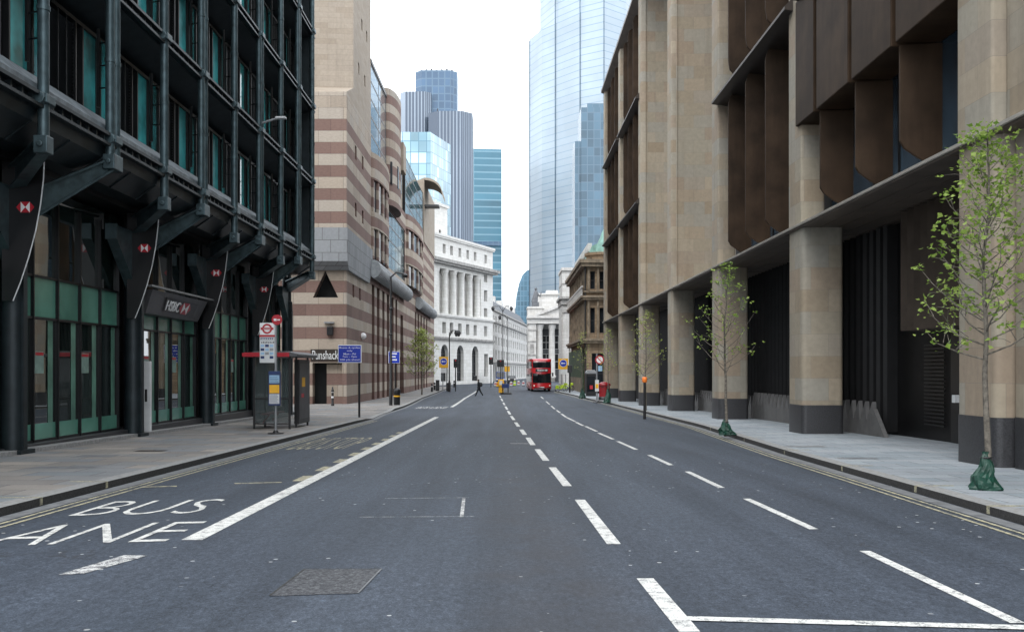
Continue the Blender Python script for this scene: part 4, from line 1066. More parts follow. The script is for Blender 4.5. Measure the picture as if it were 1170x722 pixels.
m=MB(); m.lathe([(1.75,14.85),(1.75,15.4),(1.95,15.45),(1.95,15.75),(1.6,15.8)],(xB+1.8,yA+1.6,0),18); tr=m.build('corner_turret',M['brown'],bb,smooth=True)
m=MB(); m.lathe([(1.0,15.78),(.95,16.3),(.75,17.1),(.45,17.7),(.25,18.3),(.05,18.7)],(xB+2.2,yA+1.9,0),14); m.build('copper_dome',M['copper'],tr,smooth=True)
m=MB(); m.prism([(xB+.1,14.9),(xB+.9,16.9),(xB+1.6,17.2),(xB+8,17.2),(xB+8,14.9)],'y',yA+3.4,yB-.5); rf=m.build('roof',M['copper'],bb)
m=MB()
for k in range(20): m.box(xB+.45,xB+.95,yA+4+k*1.25,yA+4.75+k*1.25,16.3,17.3)
m.build('roof_cresting',M['portland2'],rf)
m=MB(); m.path([(xB-.2,yA-.25,-1),(xB-.2,yA-.25,14)],.09,6); m.build('drainpipe',M['black'],bb)

# ------------------------------------------------------------------ towers of the city beyond
def tower(name,label,parts,top=None):
    t=thing(name,label,'skyscraper',(parts[0][2][0][0],parts[0][2][0][1],0))
    for pn,mat,poly,z0,z1 in parts:
        m=MB(); m.prism(poly,'z',z0,z1); m.build(pn,mat,t)
    return t
def octa(x0,x1,y0,y1,c): return [(x0+c,y0),(x1-c,y0),(x1,y0+c),(x1,y1-c),(x1-c,y1),(x0+c,y1),(x0,y1-c),(x0,y0+c)]
Yt=520
XT=lambda px,Y=Yt: X(px,Y)
T=tower('ribbed_tower','tall ribbed steel tower of three joined shafts, the middle one dark glass and highest',[
  ('shaft',M['t42_dark'],octa(XT(472.5),XT(521),Yt+8,Yt+26,3.5),0,Z(80.5,Yt+8)),
  ('shaft',M['t42'],octa(XT(456),XT(492),Yt+2,Yt+24,3.0),0,Z(103.5,Yt)),
  ('shaft',M['t42'],octa(XT(490),XT(540),Yt-8,Yt+18,5.0),0,Z(127,Yt-8))])
m=MB()
for k in range(7): m.box(XT(478+6*k),XT(480+6*k),Yt+12,Yt+13,Z(80.5,Yt+8),Z(77.5,Yt+8)+.3*(k%3))
m.box(XT(500),XT(501.2),Yt-4,Yt-3,Z(127,Yt-8),Z(122,Yt-8)); m.build('roof_plant',M['frame'],T)
Yg=330
T=tower('sky_glass_block','mid-height glass office block reflecting the sky, in front of the ribbed tower',[
 ('glass_front',M['glass_sky'],[(X(455,Yg),Yg),(X(492,Yg),Yg),(X(492,Yg),Yg+20),(X(455,Yg),Yg+20)],0,Z(151,Yg)),
 ('glass_wing',M['glass_sky'],[(X(492,Yg)+.05,Yg-1),(X(515,Yg+18),Yg+18),(X(513,Yg+34),Yg+34),(X(492,Yg)+.05,Yg+30)],0,Z(152,Yg))])
Yb=620
T=tower('blue_banded_tower','blue glass tower with pale horizontal bands between the bank and the bright gap of sky',[
 ('glass_front',M['glass_blue'],[(X(538.5,Yb),Yb),(X(573,Yb),Yb+2),(X(573,Yb),Yb+40),(X(538.5,Yb),Yb+40)],0,Z(170,Yb))])
m=MB(); m.box(X(538.3,Yb)-.2,X(573.2,Yb),Yb-.6,Yb-.05,Z(281,Yb),Z(276,Yb)); m.build('plant_band',M['t42_dark'],T)
Yk=600
kx=lambda px: X(px,Yk)
T=tower('giant_glass_tower','enormous pale glass skyscraper with a stepped shoulder filling the gap beside the sandstone block',[
 ('glass_shaft',M['glass_pale'],[(kx(607.5),Yk+60),(kx(622),Yk+40),(kx(664),Yk+10),(kx(690),Yk),(kx(720),Yk+14),(kx(760),Yk+60),(kx(760),Yk+90),(kx(612),Yk+90)],0,Z(40,Yk+50)),
 ('glass_upper_shaft',M['glass_pale'],[(kx(621),Yk+52),(kx(637),Yk+30.5),(kx(664),Yk+12),(kx(690),Yk+2),(kx(719),Yk+16),(kx(755),Yk+62),(kx(755),Yk+88),(kx(621),Yk+88)],Z(42,Yk+50),285)])
m=MB()
for px,dy in ((607.5,60),(637,29),(664,10),(690,0)): m.path([(kx(px),Yk+dy-.5,0),(kx(px),Yk+dy-.5,Z(42,Yk+50) if px<610 else 284)],.30,6)
m.build('glass_seam',M['glass_dusk'],T)
Yd=470  # solid block built in place of a dark reflection in the pale glass
T=tower('reflection_block','darker blue stepped block standing in for a reflection on the giant pale skyscraper',[
 ('reflection_step',M['glass_dusk'],[(X(664,Yd),Yd),(X(740,Yd),Yd),(X(740,Yd),Yd+20),(X(664,Yd),Yd+20)],0,Z(123,Yd)),
 ('reflection_step',M['glass_dusk'],[(X(657,Yd),Yd+1),(X(664,Yd)-.02,Yd+1),(X(664,Yd)-.02,Yd+19),(X(657,Yd),Yd+19)],0,Z(161,Yd)),
 ('reflection_step',M['glass_dusk'],[(X(671,Yd),Yd+.5),(X(700,Yd),Yd+.5),(X(700,Yd),Yd+15),(X(671,Yd),Yd+15)],Z(123,Yd)+.01,Z(118,Yd))])
Yh=720
m=MB(); pr=[(X(587.5,Yh),-2)]
for px,py in ((588.5,355),(590,338),(593,324),(597,314),(602,309),(607,307.5),(616,309),(626,318),(632,335),(634,360)): pr.append((X(px,Yh),Z(py,Yh)))
pr.append((X(635,Yh),-2)); m.prism(pr,'y',Yh,Yh+40)
T=thing('curved_top_tower','small blue glass tower with a rounded top low in the sky gap','skyscraper',(X(600,Yh),Yh,0)); m.build('glass_front',M['glass_ham'],T)
# ------------------------------------------------------------------ young street trees
def make_tree(label,base,H,cb,rad,seed,nb,leafn,lsize,mat,r0=.05,group='young street trees along the pavements',lean=0,sub=2,dens=1.0):
    rnd=random.Random(seed); t=thing('street_tree',label,'tree',base,group)
    B=Vector(base); m=MB(); tw=[]
    axis=[]; n=9
    for i in range(n+1):
        f=i/n; axis.append(B+Vector((lean*f+rnd.uniform(-.03,.03)*(i>0)*(1+f),rnd.uniform(-.03,.03)*(i>0),H*f*.97-.04)))
    m.path(axis,[r0*(1-.85*(i/n)**.9)+.004 for i in range(n+1)],8)
    m.build('trunk',M['trunk'],t,smooth=True)
    L=MB(); br_=MB()
    def leaves(p,k):
        for _ in range(k):
            c=p+Vector((rnd.gauss(0,.075),rnd.gauss(0,.075),rnd.gauss(0,.05)))
            d=Vector((rnd.gauss(0,1),rnd.gauss(0,1),rnd.gauss(-.15,.6))).normalized()
            up=Vector((rnd.gauss(0,.6),rnd.gauss(0,.6),1)).normalized()
            s=d.cross(up).normalized(); up=s.cross(d)
            z=lsize*rnd.uniform(.45,1.3)
            # three-lobed leaf folded along its rib
            pts=[c, c+d*z*.35+s*z*.48+up*z*.12, c+d*z*.62+s*z*.22+up*z*.05, c+d*z*1.0, c+d*z*.62-s*z*.22+up*z*.05, c+d*z*.35-s*z*.48+up*z*.12]
            b=len(L.v); L.v+=[tuple(q) for q in pts]
            L.f+=[(b,b+1,b+2,b+3),(b,b+3,b+4,b+5)]; L.m+=[0,0]
    az=rnd.uniform(0,6.28)
    for i in range(nb):
        f=cb+(1-cb)*(i+.3)/nb*.97; az+=2.4+rnd.uniform(-.5,.5)
        k=int(f*n); a=axis[min(k,n-1)].lerp(axis[min(k+1,n)],f*n-k)
        u=(f-cb)/(1-cb)
        env=rad*(1.0-.84*u**1.0)*(.75+.25*min(1,u*5))*rnd.uniform(.7,1.12)
        d=Vector((math.cos(az),math.sin(az),0)); rise=rnd.uniform(.35,.8)+.5*u
        p1=a+d*env*.45+Vector((0,0,env*.45*rise*.8)); p2=a+d*env*.8+Vector((0,0,env*.8*rise))+Vector((rnd.uniform(-.05,.05),rnd.uniform(-.05,.05),0)); p3=a+d*env+Vector((0,0,env*(rise+.12)))
        rb=max(.006,r0*.30*(1-u*.6))
        br_.path([a,p1,p2,p3],[rb,rb*.75,rb*.5,rb*.25],5)
        leaves(p3,leafn); 
        if rnd.random()<.8*dens: leaves(p2,int(leafn*.7))
        for j in range(sub):
            q=a.lerp(p2,rnd.uniform(.35,.95)) if j%2 else p1.lerp(p3,rnd.uniform(.1,.8))
            e=q+Vector((rnd.gauss(0,.20),rnd.gauss(0,.20),rnd.uniform(.02,.30)))*max(.5,env)
            br_.path([q,q.lerp(e,.5)+Vector((0,0,.02)),e],[rb*.45,rb*.35,rb*.2],4)
            leaves(e,int(leafn*rnd.uniform(.5,1.0)))
    leaves(axis[-1],leafn)
    tr=[o for o in t.children][0]
    br_.build('branches',M['twig'],tr,fix=False)
    L.build('crown',mat,t,fix=False)
    return t
def bag(label,base,w,h,seed):
    rnd=random.Random(seed); B=Vector(base); m=MB(); n=18; rows=[]
    prof=[(1.0,0),(1.1,.05),(1.02,.13),(.90,.24),(.82,.36),(.74,.48),(.62,.6),(.48,.72),(.36,.84),(.27,.93),(.34,1.0)]
    n=22
    for r,z in prof:
        row=[]
        for k in range(n):
            a=2*math.pi*k/n; rr=r*w/2*(1+.20*math.sin(2*a+seed+z*2.2)*(1-z)+.11*math.sin(5*a+seed*2+z*11)*(1-z*.6)+rnd.uniform(-.085,.085))
            row.append((B.x+math.cos(a)*rr+.16*w*math.sin(z*4+seed)*(1-z)+.02*math.sin(z*13),B.y+math.sin(a)*rr*.8,B.z+z*h+(.03*h*math.sin(3*a+seed) if .05<z<.95 else 0)))
        rows.append(row)
    for row in rows: m.v+=row
    for i in range(len(rows)-1):
        for k in range(n):
            m.f.append((i*n+k,i*n+(k+1)%n,(i+1)*n+(k+1)%n,(i+1)*n+k)); m.m.append(0)
    o=m.build('watering_bag',M['bag'],None,smooth=False,loc=base); tag(o,label,'watering bag','green watering bags at tree feet')
    s=MB(); s.path([B+Vector((0,-.0,h*.84))+Vector((math.cos(a)*w*.21,math.sin(a)*w*.17,0)) for a in [i*math.pi/6 for i in range(13)]],.015,5)
    s.build('tie_strap',M['black'],o); return o
def gp_(px,py): return ground(px,py,PV)
b=gp_(1127,559.5); make_tree('lush nearest street tree before the wide sandstone pier',b,5.70,.37,1.22,11,46,8,.088,M['leaf'],.055,sub=5)
bag('green watering bag slumped at the foot of the nearest tree',b,.40,.60,3)
b=gp_(829,497); make_tree('sparse street tree with a green bag before the third stone column',b,5.55,.36,1.30,23,40,5,.088,M['leaf'],.05,sub=2)
bag('green watering bag at the foot of the sparse tree beside the kerb',b,.44,.5,8)
b=gp_(738,469); make_tree('slender street tree behind the post with orange lamp',b,5.9,.30,1.25,31,40,5,.11,M['leaf_pale'],.05)
b=gp_(694.5,460.5); make_tree('thin street tree with green bag beside the red postbox',b,6.0,.38,1.0,37,30,3,.12,M['leaf_pale'],.05)
bag('green watering bag at the foot of the tree by the red postbox',b,.62,1.15,5)
b=gp_(665,455); make_tree('bare young tree beside the black phone kiosk',b,6.6,.40,1.2,41,26,3,.13,M['leaf_pale'],.06)
bag('dark green watering bag at the bare tree by the phone kiosk',b,.6,.95,6)
b=gp_(482,451); make_tree('bushy pale green tree on the pavement by the striped building',b,7.3,.22,2.6,52,64,8,.16,M['leaf_pale'],.09,sub=6)
b=gp_(472,449.5); b2=b
# ------------------------------------------------------------------ street furniture
def post(m,b,h,r,n=10): m.path([b-Vector((0,0,.05)),b+Vector((0,0,h))],r,n)
def disc(c,r,n=24,y=0,norm=(0,-1,0)):
    return [(c[0]+math.cos(2*math.pi*k/n)*r,c[1],c[2]+math.sin(2*math.pi*k/n)*r) for k in range(n)]
def discm(c,r,mat,name,parent,th=.012,n=24):
    m=MB(); m.prism([(p[0],p[2]) for p in disc(c,r,n)],'y',c[1],c[1]+th); return m.build(name,mat,parent)
def ringm(c,ro,ri,mat,name,parent,n=28):
    m=MB(); i0=len(m.v)
    for k in range(n):
        a=2*math.pi*k/n
        for r in (ro,ri): m.v.append((c[0]+math.cos(a)*r,c[1],c[2]+math.sin(a)*r))
    for k in range(n): m.f.append((2*k,2*((k+1)%n),2*((k+1)%n)+1,2*k+1)); m.m.append(0)
    return m.build(name,mat,parent,fix=False)
def board(x0,x1,y,z0,z1,mat,name,parent,th=.02,bev=0):
    m=MB(); m.box(x0,x1,y,y+th,z0,z1); return m.build(name,mat,parent,bevel=bev)
# bus stop pole
b=gp_(315,495.5); Yb_=b.y
t=thing('bus_stop','bus stop pole with roundel flag, tile panel and timetable case','bus stop',b)
m=MB(); post(m,b,Z(369,Yb_)-b.z,.045); m.build('pole',M['grey'],t,smooth=True)
m=MB(); m.lathe([(.26,0),(.26,.03),(.1,.05),(.06,.12)],b,16); m.build('foot_plate',M['black'],t,smooth=True)
y=Yb_-.07
discm((X(317,Yb_),y-.01,Z(365.5,Yb_)),.17,M['red'],'no_stopping_disc',t)
m=MB(); c_=X(317,Yb_); z_=Z(365.5,Yb_); m.box(c_-.1,c_-.01,y-.018,y-.011,z_-.035,z_+.04); m.box(c_+.01,c_+.1,y-.018,y-.011,z_-.02,z_+.02); m.build('disc_symbol',M['white'],t)
x0,x1=X(297.3,Yb_),X(314.2,Yb_)
fl=board(x0,x1,y,Z(384,Yb_),Z(369,Yb_),M['white'],'flag',t,.03,.004)
ringm(((x0+x1)/2,y-.006,Z(375.7,Yb_)),.165,.105,M['dark_red'],'roundel_ring',fl)
board((x0+x1)/2-.21,(x0+x1)/2+.21,y-.010,Z(376.9,Yb_),Z(374.3,Yb_),M['dark_red'],'roundel_bar',fl,.003)
board((x0+x1)/2-.12,(x0+x1)/2+.12,y-.013,Z(375.9,Yb_),Z(375.3,Yb_),M['off_white'],'roundel_print',fl,.002)
board(x0-.01,x1+.01,y-.002,Z(385,Yb_),Z(382.6,Yb_),M['dark_red'],'red_strip',fl,.02)
tp=board(x0,x1,y,Z(414.5,Yb_),Z(385,Yb_),M['off_white'],'tile_panel',t,.03,.004)
board(x0+.03,x1-.03,y-.006,Z(388.2,Yb_),Z(385.8,Yb_),M['navy'],'stop_name_strip',tp,.004)
m=MB()
for k in range(7): xx=x0+.06+k*.06; m.box(xx,xx+.04,y-.009,y-.007,Z(387.6,Yb_),Z(386.5,Yb_))
m.build('stop_name_print',M['white'],tp)
m=MB()
for k in range(8): xx=x0+.05+k*.055; m.box(xx,xx+.035,y-.004,y-.001,Z(392,Yb_),Z(390.7,Yb_)+.01*(k%2))
m.build('direction_print',M['frame'],tp)
for k in range(3):
    for r in range(4):
        xx=x0+.03+k*(x1-x0-.04)/3; zz=Z(396.5+4.4*r,Yb_)
        if (k,r)==(1,3): continue
        board(xx,xx+.12,y-.005,zz,zz+.085,[M['pale_blue'],M['navy'],M['pale_blue'],M['grey']][(r+k)%4] if r<3 else M['navy'],'route_tile',tp,.003)
xa,xb_=X(307.5,Yb_),X(321,Yb_)
tc=board(xa,xb_,y-.03,Z(463,Yb_),Z(424,Yb_),M['navy'],'timetable_case',t,.08,.01)
board(xa+.03,xb_-.03,y-.035,Z(461,Yb_),Z(450,Yb_),M['off_white'],'timetable_sheet',tc,.004)
board(xa+.03,xb_-.03,y-.035,Z(449,Yb_),Z(439.5,Yb_),M['yellow'],'yellow_notice',tc,.004)
board(xa+.03,xb_-.03,y-.035,Z(437.5,Yb_),Z(428.5,Yb_),M['pale_blue'],'route_map',tc,.004)
m=MB()
for k in range(9): z=Z(460,Yb_)+.03*k; m.box(xa+.05,xb_-.06-.02*(k%3),y-.038,y-.036,z,z+.009)
for k in range(4): z=Z(436.5,Yb_)+.05*k; m.box(xa+.05,xb_-.06-.03*(k%2),y-.038,y-.036,z,z+.012)
m.build('printed_lines',M['navy'],tc)
# bus shelter
ys0,ys1=36.7,40.0; xs0,xs1=-9.05,-7.78; zsb=g(38)+PV; ztop=2.28
t=thing('bus_shelter','glazed bus shelter with red roof band and poster panel near the kerb','bus shelter',(-8.4,38.3,zsb))
m=MB()
for x_,y_ in ((xs0,ys0),(xs1,ys0),(xs0,ys1),(xs1,ys1),(xs1,ys0+1.15),(xs0,(ys0+ys1)/2)): m.box(x_-.035,x_+.035,y_-.035,y_+.035,zsb-.08,ztop)
for z in (zsb+.2,zsb+1.1): m.box(xs0-.02,xs0+.02,ys0,ys1,z,z+.05); m.box(xs0,xs1,ys0-.02,ys0+.02,z-.02,z+.03)
m.build('frame',M['black'],t)
m=MB(); m.box(xs0-.2,xs1+.35,ys0-.25,ys1+.3,ztop,ztop+.10); m.prism([(xs0-.2,ztop+.10),(xs1+.35,ztop+.10),(xs1,ztop+.2),(xs0,ztop+.2)],'y',ys0-.1,ys1+.2); m.build('roof',M['sign_grey'],t,bevel=.02)
m=MB(); m.box(X(280,ys0),xs1+.05,ys0-.36,ys0-.26,ztop-.0,ztop+.15); m.box(X(280,ys0)-.02,X(280,ys0),ys0-.36,ys0+.6,ztop-.0,ztop+.15); m.build('red_band',M['red'],t,bevel=.01)
t2=NT('clear_shelter_pane'); t2.p(Roughness=.03,Transmission_Weight=.0,Alpha=.5); t2.bs.inputs['Base Color'].default_value=(.08,.1,.1,1); M['clear']=t2.mat
m=MB(); m.box(xs0-.005,xs0+.005,ys0+.04,ys1-.04,zsb+.25,ztop-.05); m.box(xs0+.04,xs1-.04,ys0-.005,ys0+.005,zsb+.25,ztop-.05); m.build('glass_panel',M['clear'],t)
m=MB(); m.box(xs1-.09,xs1+.09,ys0+1.2,ys1-.02,zsb+.12,ztop-.08); pc=m.build('poster_case',M['black'],t,bevel=.02)
m=MB(); m.box(xs1+.091,xs1+.10,ys0+1.32,ys1-.14,zsb+.3,ztop-.22); m.build('poster',M['sign_grey'],pc)
m=MB(); m.box(xs1+.1005,xs1+.104,ys0+1.7,ys0+2.3,zsb+1.5,zsb+1.85); m.build('poster_print',M['yellow'],pc)
m=MB(); m.box(xs1+.1005,xs1+.104,ys0+1.6,ys0+2.1,zsb+1.1,zsb+1.25); m.build('poster_print',M['dark_red'],pc)
m=MB(); m.box(xs0+.12,xs0+.45,ys0+.4,ys1-.4,zsb+.5,zsb+.55); m.bar((xs0+.1,ys0+.9,zsb+.2),(xs0+.35,ys0+.9,zsb+.5),.05,.05); m.bar((xs0+.1,ys1-.9,zsb+.2),(xs0+.35,ys1-.9,zsb+.5),.05,.05); m.build('bench',M['dark_red'],t)
# black and white bollard
b=gp_(380,463.5)
t=thing('bollard','black bollard with white band standing before the striped building door','bollard',b)
m=MB(); m.lathe([(.12,-.02),(.12,.12),(.085,.16),(.085,.98),(.11,1.0),(.11,1.08),(.07,1.14),(.05,1.3),(.01,1.36)],b,14); pb_=m.build('body',M['black'],t,smooth=True)
m=MB(); m.lathe([(.088,.55),(.088,.68)],b,14); m.lathe([(.088,1.14-.2),(.088,.975)],b,14); m.build('white_band',M['white'],pb_)
# blue restriction sign
def blue_sign(label,px,pyb,x0,x1,y0,y1,lines,ph=None):
    b=gp_(px,pyb); Y=b.y
    t=thing('restriction_sign',label,'sign',b,'blue restriction signs')
    m=MB(); post(m,b,Z(y0,Y)-b.z-.05,.055); m.build('post',M['black'],t,smooth=True)
    p=board(X(x0,Y),X(x1,Y),Y-.12,Z(y1,Y),Z(y0,Y),M['white'],'sign_plate',t,.03,.02)
    e=(x1-x0)*.032*Y/F
    q=board(X(x0,Y)+e,X(x1,Y)-e,Y-.124,Z(y1,Y)+e,Z(y0,Y)-e,M['blue'],'blue_face',p,.003)
    if not lines:
        m=MB(); w_=X(x1,Y)-X(x0,Y)
        for k in range(3): m.box(X(x0,Y)+w_*.2,X(x0,Y)+w_*(.75-.1*(k%2)),Y-.128,Y-.1245,Z(y0,Y)-.22-.22*k,Z(y0,Y)-.12-.22*k)
        m.build('white_print',M['white'],q); return t
    n=len(lines); zt=Z(y0,Y)-e*2; hh=(zt-Z(y1,Y)-e*2)/n
    for i,(s,w) in enumerate(lines):
        cx=(X(x0,Y)+X(x1,Y))/2; W=(X(x1,Y)-X(x0,Y))*w
        text('lettering',s,M['white'],q,lambda a,c,d: Vector((cx-W/2+W*a,Y-.126-d,zt-hh*(i+.85)+hh*.66*c)),.002,.012)
    return t
blue_sign('blue restriction sign listing bus hours on a thin post by the bollard',410.5,475.5,386.5,413.5,394,414.5,[('Buses & cycles',.86),('only',.24),('Mon - Fri',.52),('7am - 7pm',.60),('300 yds ahead',.82)])
blue_sign('smaller blue sign on the short dark post beside the tall lamp column',451.5,462.5,444,457,401.5,415,[])
# tall dark lamp column
b=gp_(446.5,463)
t=thing('lamp_column','tall slim black lamp column beside the short post with blue sign','lamp post',b)
m=MB(); Hh=Z(316,b.y)-b.z; m.path([b-Vector((0,0,.05)),b+Vector((0,0,1.2)),b+Vector((0,0,1.25)),b+Vector((0,0,Hh))],[.13,.13,.10,.07],10); m.build('column',M['black'],t,smooth=True)
m=MB(); m.sphere(b+Vector((0,0,Hh*.75)),.14,8); m.sphere(b+Vector((0,0,Hh*.55)),.13,8); m.build('collar',M['black'],t,smooth=True)
m=MB(); m.path([b+Vector((0,0,Hh-.05)),b+Vector((.4,0,Hh+.3)),b+Vector((1.0,0,Hh+.2))],.06,8); m.lathe([(.16,-.28),(.22,-.1),(.1,.02)],b+Vector((1.0,0,Hh+.2)),10); m.build('lantern',M['black'],t,smooth=True)
b=gp_(453.5,462.6)
t=thing('litter_bin','black litter bin at the foot of the tall lamp column','litter bin',b)
m=MB(); m.lathe([(.22,0),(.24,.05),(.24,.85),(.27,.9),(.27,1.1),(.2,1.2),(.05,1.24)],b,14); m.build('body',M['black'],t,smooth=True)
m=MB(); m.lathe([(.245,.6),(.245,.7)],b,14); m.build('gold_band',M['yellow'],t)
# wall lamp arm on the dark block
t=thing('wall_lamp','slim white street lamp arm reaching out from the dark office pipes','street lamp',(-10,41,12))
Yl=41.4; z0_=Z(142,Yl)
m=MB(); m.path([(xP,Yl,z0_),(X(303,Yl)+.3,Yl,z0_+.18),(X(325,Yl),Yl,z0_+.28)],[.05,.045,.035],8); m.build('arm',M['grey'],t,smooth=True)
m=MB(); m.box(X(315,Yl),X(327,Yl),Yl-.13,Yl+.13,z0_+.2,z0_+.29); m.build('lamp_head',M['off_white'],t,bevel=.03)
# post with orange lamp
b=gp_(736.5,477.5)
t=thing('orange_lamp_post','black kerbside post carrying a small orange lamp','post',b)
m=MB(); m.path([b-Vector((0,0,.05)),b+Vector((0,0,.5)),b+Vector((0,0,Z(437,b.y)-b.z))],[.075,.06,.055],10); m.build('post',M['black'],t,smooth=True)
m=MB(); m.lathe([(.09,0),(.12,.04),(.12,.22),(.08,.26)],b+Vector((0,0,Z(437,b.y)-b.z)),12); m.build('orange_lamp',M['orange'],t,smooth=True)
# phone kiosk
b=gp_(675,452.5)
t=thing('phone_kiosk','black phone kiosk with pale roof on the kerb before the brown corner block','kiosk',b)
s=b.y/F
m=MB(); m.box(b.x-5.6*s,b.x+5.6*s,b.y-.5,b.y+.5,b.z,b.z+2.35)
kb_=m.build('body',M['black'],t,bevel=.04)
m=MB(); m.box(b.x-6.4*s,b.x+6.2*s,b.y-.56,b.y+.56,b.z+2.36,b.z+2.56); m.prism([(b.x-6*s,b.z+2.56),(b.x+6*s,b.z+2.56),(b.x+4*s,b.z+2.75),(b.x-4*s,b.z+2.75)],'y',b.y-.5,b.y+.5); m.build('roof',M['grey'],t,bevel=.03)
m=MB(); m.box(b.x-4.4*s,b.x+4.4*s,b.y-.52,b.y-.502,b.z+.5,b.z+2.1); dr_=m.build('door',M['dark_window'],t)
m=MB(); m.box(b.x-1.6*s,b.x+1.8*s,b.y-.53,b.y-.521,b.z+.75,b.z+1.15); m.build('red_notice',M['dark_red'],dr_)
# red double post box
b=gp_(690.5,457)
t=thing('post_box','wide red double post box with black base beside the bus stop post','post box',b)
m=MB(); m.lathe([(.40,.30),(.40,1.28),(.47,1.32),(.47,1.42),(.40,1.5),(.25,1.6),(.02,1.64)],b,20,0,1.2,.8); bx_=m.build('body',M['box_red'],t,smooth=True)
m=MB(); m.lathe([(.44,0),(.44,.28),(.40,.31)],b,20,0,1.2,.8); m.build('base',M['black'],t,smooth=True)
m=MB()
for dx in (-.2,.2): m.box(b.x+dx-.12,b.x+dx+.12,b.y-.36,b.y-.30,b.z+1.15,b.z+1.21)
m.build('letter_slot',M['black'],bx_)
b=gp_(691,449)
t=thing('traffic_signal','black traffic signal head behind the red post box','traffic light',b)
m=MB(); post(m,b,2.2,.06); m.build('post',M['black'],t,smooth=True)
m=MB(); m.box(b.x-.2,b.x+.2,b.y-.15,b.y+.15,b.z+2.2,b.z+3.2); sg=m.build('signal_head',M['black'],t,bevel=.04)
m=MB(); [m.sphere((b.x,b.y-.15,b.z+2.4+.3*k),.1,8) for k in range(3)]; m.build('lens',M['frame'],sg,smooth=True)
# bus stop / restriction post on the far pavement
b=gp_(682,460); Y=b.y
t=thing('bus_stop','grey stop post with red-ringed sign and yellow timetable before the red post box','bus stop',b)
m=MB(); post(m,b,Z(404,Y)-b.z,.06); m.build('pole',M['grey'],t,smooth=True)
m=MB(); m.lathe([(.35,0),(.35,.05),(.1,.08)],b,14); m.build('foot_plate',M['black'],t)
c=(X(685,Y),Y-.1,Z(411,Y)); d_=discm(c,.36,M['white'],'round_sign',t); ringm((c[0],c[1]-.006,c[2]),.36,.26,M['red'],'red_ring',d_)
m=MB(); m.bar((c[0]-.2,c[1]-.008,c[2]+.2),(c[0]+.2,c[1]-.008,c[2]-.2),.01,.07,up=(0,0,1)); m.build('slash',M['red'],d_)
board(X(683.5,Y),X(688,Y),Y-.1,Z(424,Y),Z(418,Y),M['pale_blue'],'blue_plate',t)
q=board(X(679.8,Y),X(684,Y),Y-.14,Z(447,Y),Z(434,Y),M['off_white'],'timetable_case',t,.08)
board(X(680.2,Y),X(683.6,Y),Y-.145,Z(443.5,Y),Z(438.5,Y),M['yellow'],'yellow_notice',q,.004)
# keep-left boards
def keep_sign(label,px,pyb,cx,cy,r,bw,bh,jag=False):
    b=gp_(px,pyb); Y=b.y; s=Y/F
    t=thing('direction_sign',label,'sign',b,'yellow boards with blue discs')
    m=MB(); post(m,b,Z(cy,Y)-b.z,.06); post(m,b+Vector((.5,0,0)),Z(cy,Y)-b.z,.06); m.build('post',M['grey'],t,smooth=True)
    x_=X(cx,Y); z_=Z(cy,Y)
    p=board(x_-bw*s,x_+bw*s,Y-.12,z_-bh*s*1.15,z_+bh*s*.9,M['yellow'],'yellow_board',t,.04)
    w_=discm((x_,Y-.14,z_),r*s*1.12,M['white'],'white_rim',p); d_=discm((x_,Y-.155,z_),r*s,M['blue'],'blue_disc',p)
    m=MB(); m.box(x_-r*s*.35,x_+r*s*.6,Y-.16,Y-.156,z_-r*s*.13,z_+r*s*.13); m.prism([(x_-r*s*.75,z_),(x_-r*s*.3,z_+r*s*.35),(x_-r*s*.3,z_-r*s*.35)],'y',Y-.16,Y-.156); m.build('white_arrow',M['white'],d_)
    board(x_-bw*s*.6,x_+bw*s*.6,Y-.115,z_-bh*s*2.1,z_-bh*s*1.2,M['off_white'],'lower_plate',t,.03)
    return t
keep_sign('yellow board with blue arrow disc on the pavement beyond the striped building',506,446,507,413,3.6,5.2,6.2)
keep_sign('yellow board with blue arrow disc on the kerb beside the red bus',642,446,643.5,415,3.8,5.6,6.0)
# lamp post, signals, bins and bollards round the junction
def lamp(label,px,pyb,pyt,arm,r=.09):
    b=gp_(px,pyb); Y=b.y; h=Z(pyt,Y)-b.z
    t=thing('street_lamp',label,'street lamp',b,'tall lamp posts at the junction')
    m=MB(); m.path([b-Vector((0,0,.05)),b+Vector((0,0,1.3)),b+Vector((0,0,1.4)),b+Vector((0,0,h))],[r*1.7,r*1.5,r,r*.7],8); m.build('column',M['black'],t,smooth=True)
    for dx in arm:
        e=b+Vector((dx,0,h+.25)); k=MB(); k.path([b+Vector((0,0,h-.6)),b+Vector((dx*.35,0,h+.3)),e],.05,6); a_=k.build('arm',M['black'],t,smooth=True)
        k=MB(); k.lathe([(.12,-.75),(.3,-.3),(.2,-.05),(.06,.05)],e,8); k.build('lantern',M['frame'],a_,smooth=True)
    return t
lamp('black lamp post with twin lanterns before the white columned bank',513.5,447,380,(1.2,-.0001+.9))
lamp('slender double-arm lamp post on the refuge, in front of the white terrace',574.5,441,352,(-1.6,1.4),.07)
lamp('slender lamp post with one curved arm just beyond the double-arm one',580,440,362,(-1.3,),.06)
def signal(label,px,pyb,pyt,box=1.0):
    b=gp_(px,pyb); Y=b.y; h=Z(pyt,Y)-b.z
    t=thing('traffic_signal',label,'traffic light',b,'traffic signals at the junction')
    m=MB(); post(m,b,h-1.0,.07); m.build('post',M['black'],t,smooth=True)
    m=MB(); m.box(b.x-.26*box,b.x+.26*box,b.y-.15,b.y+.2,b.z+h-1.15,b.z+h); s=m.build('signal_head',M['black'],t,bevel=.05)
    for k,mt in enumerate(('frame','frame','red')): 
        q=MB(); q.sphere((b.x,b.y-.16,b.z+h-.95+.36*k),.11,8); q.build('lens',M[mt],s,smooth=True)
    return t
signal('traffic signal on a slim post near the bank arches',520.5,446.5,410)
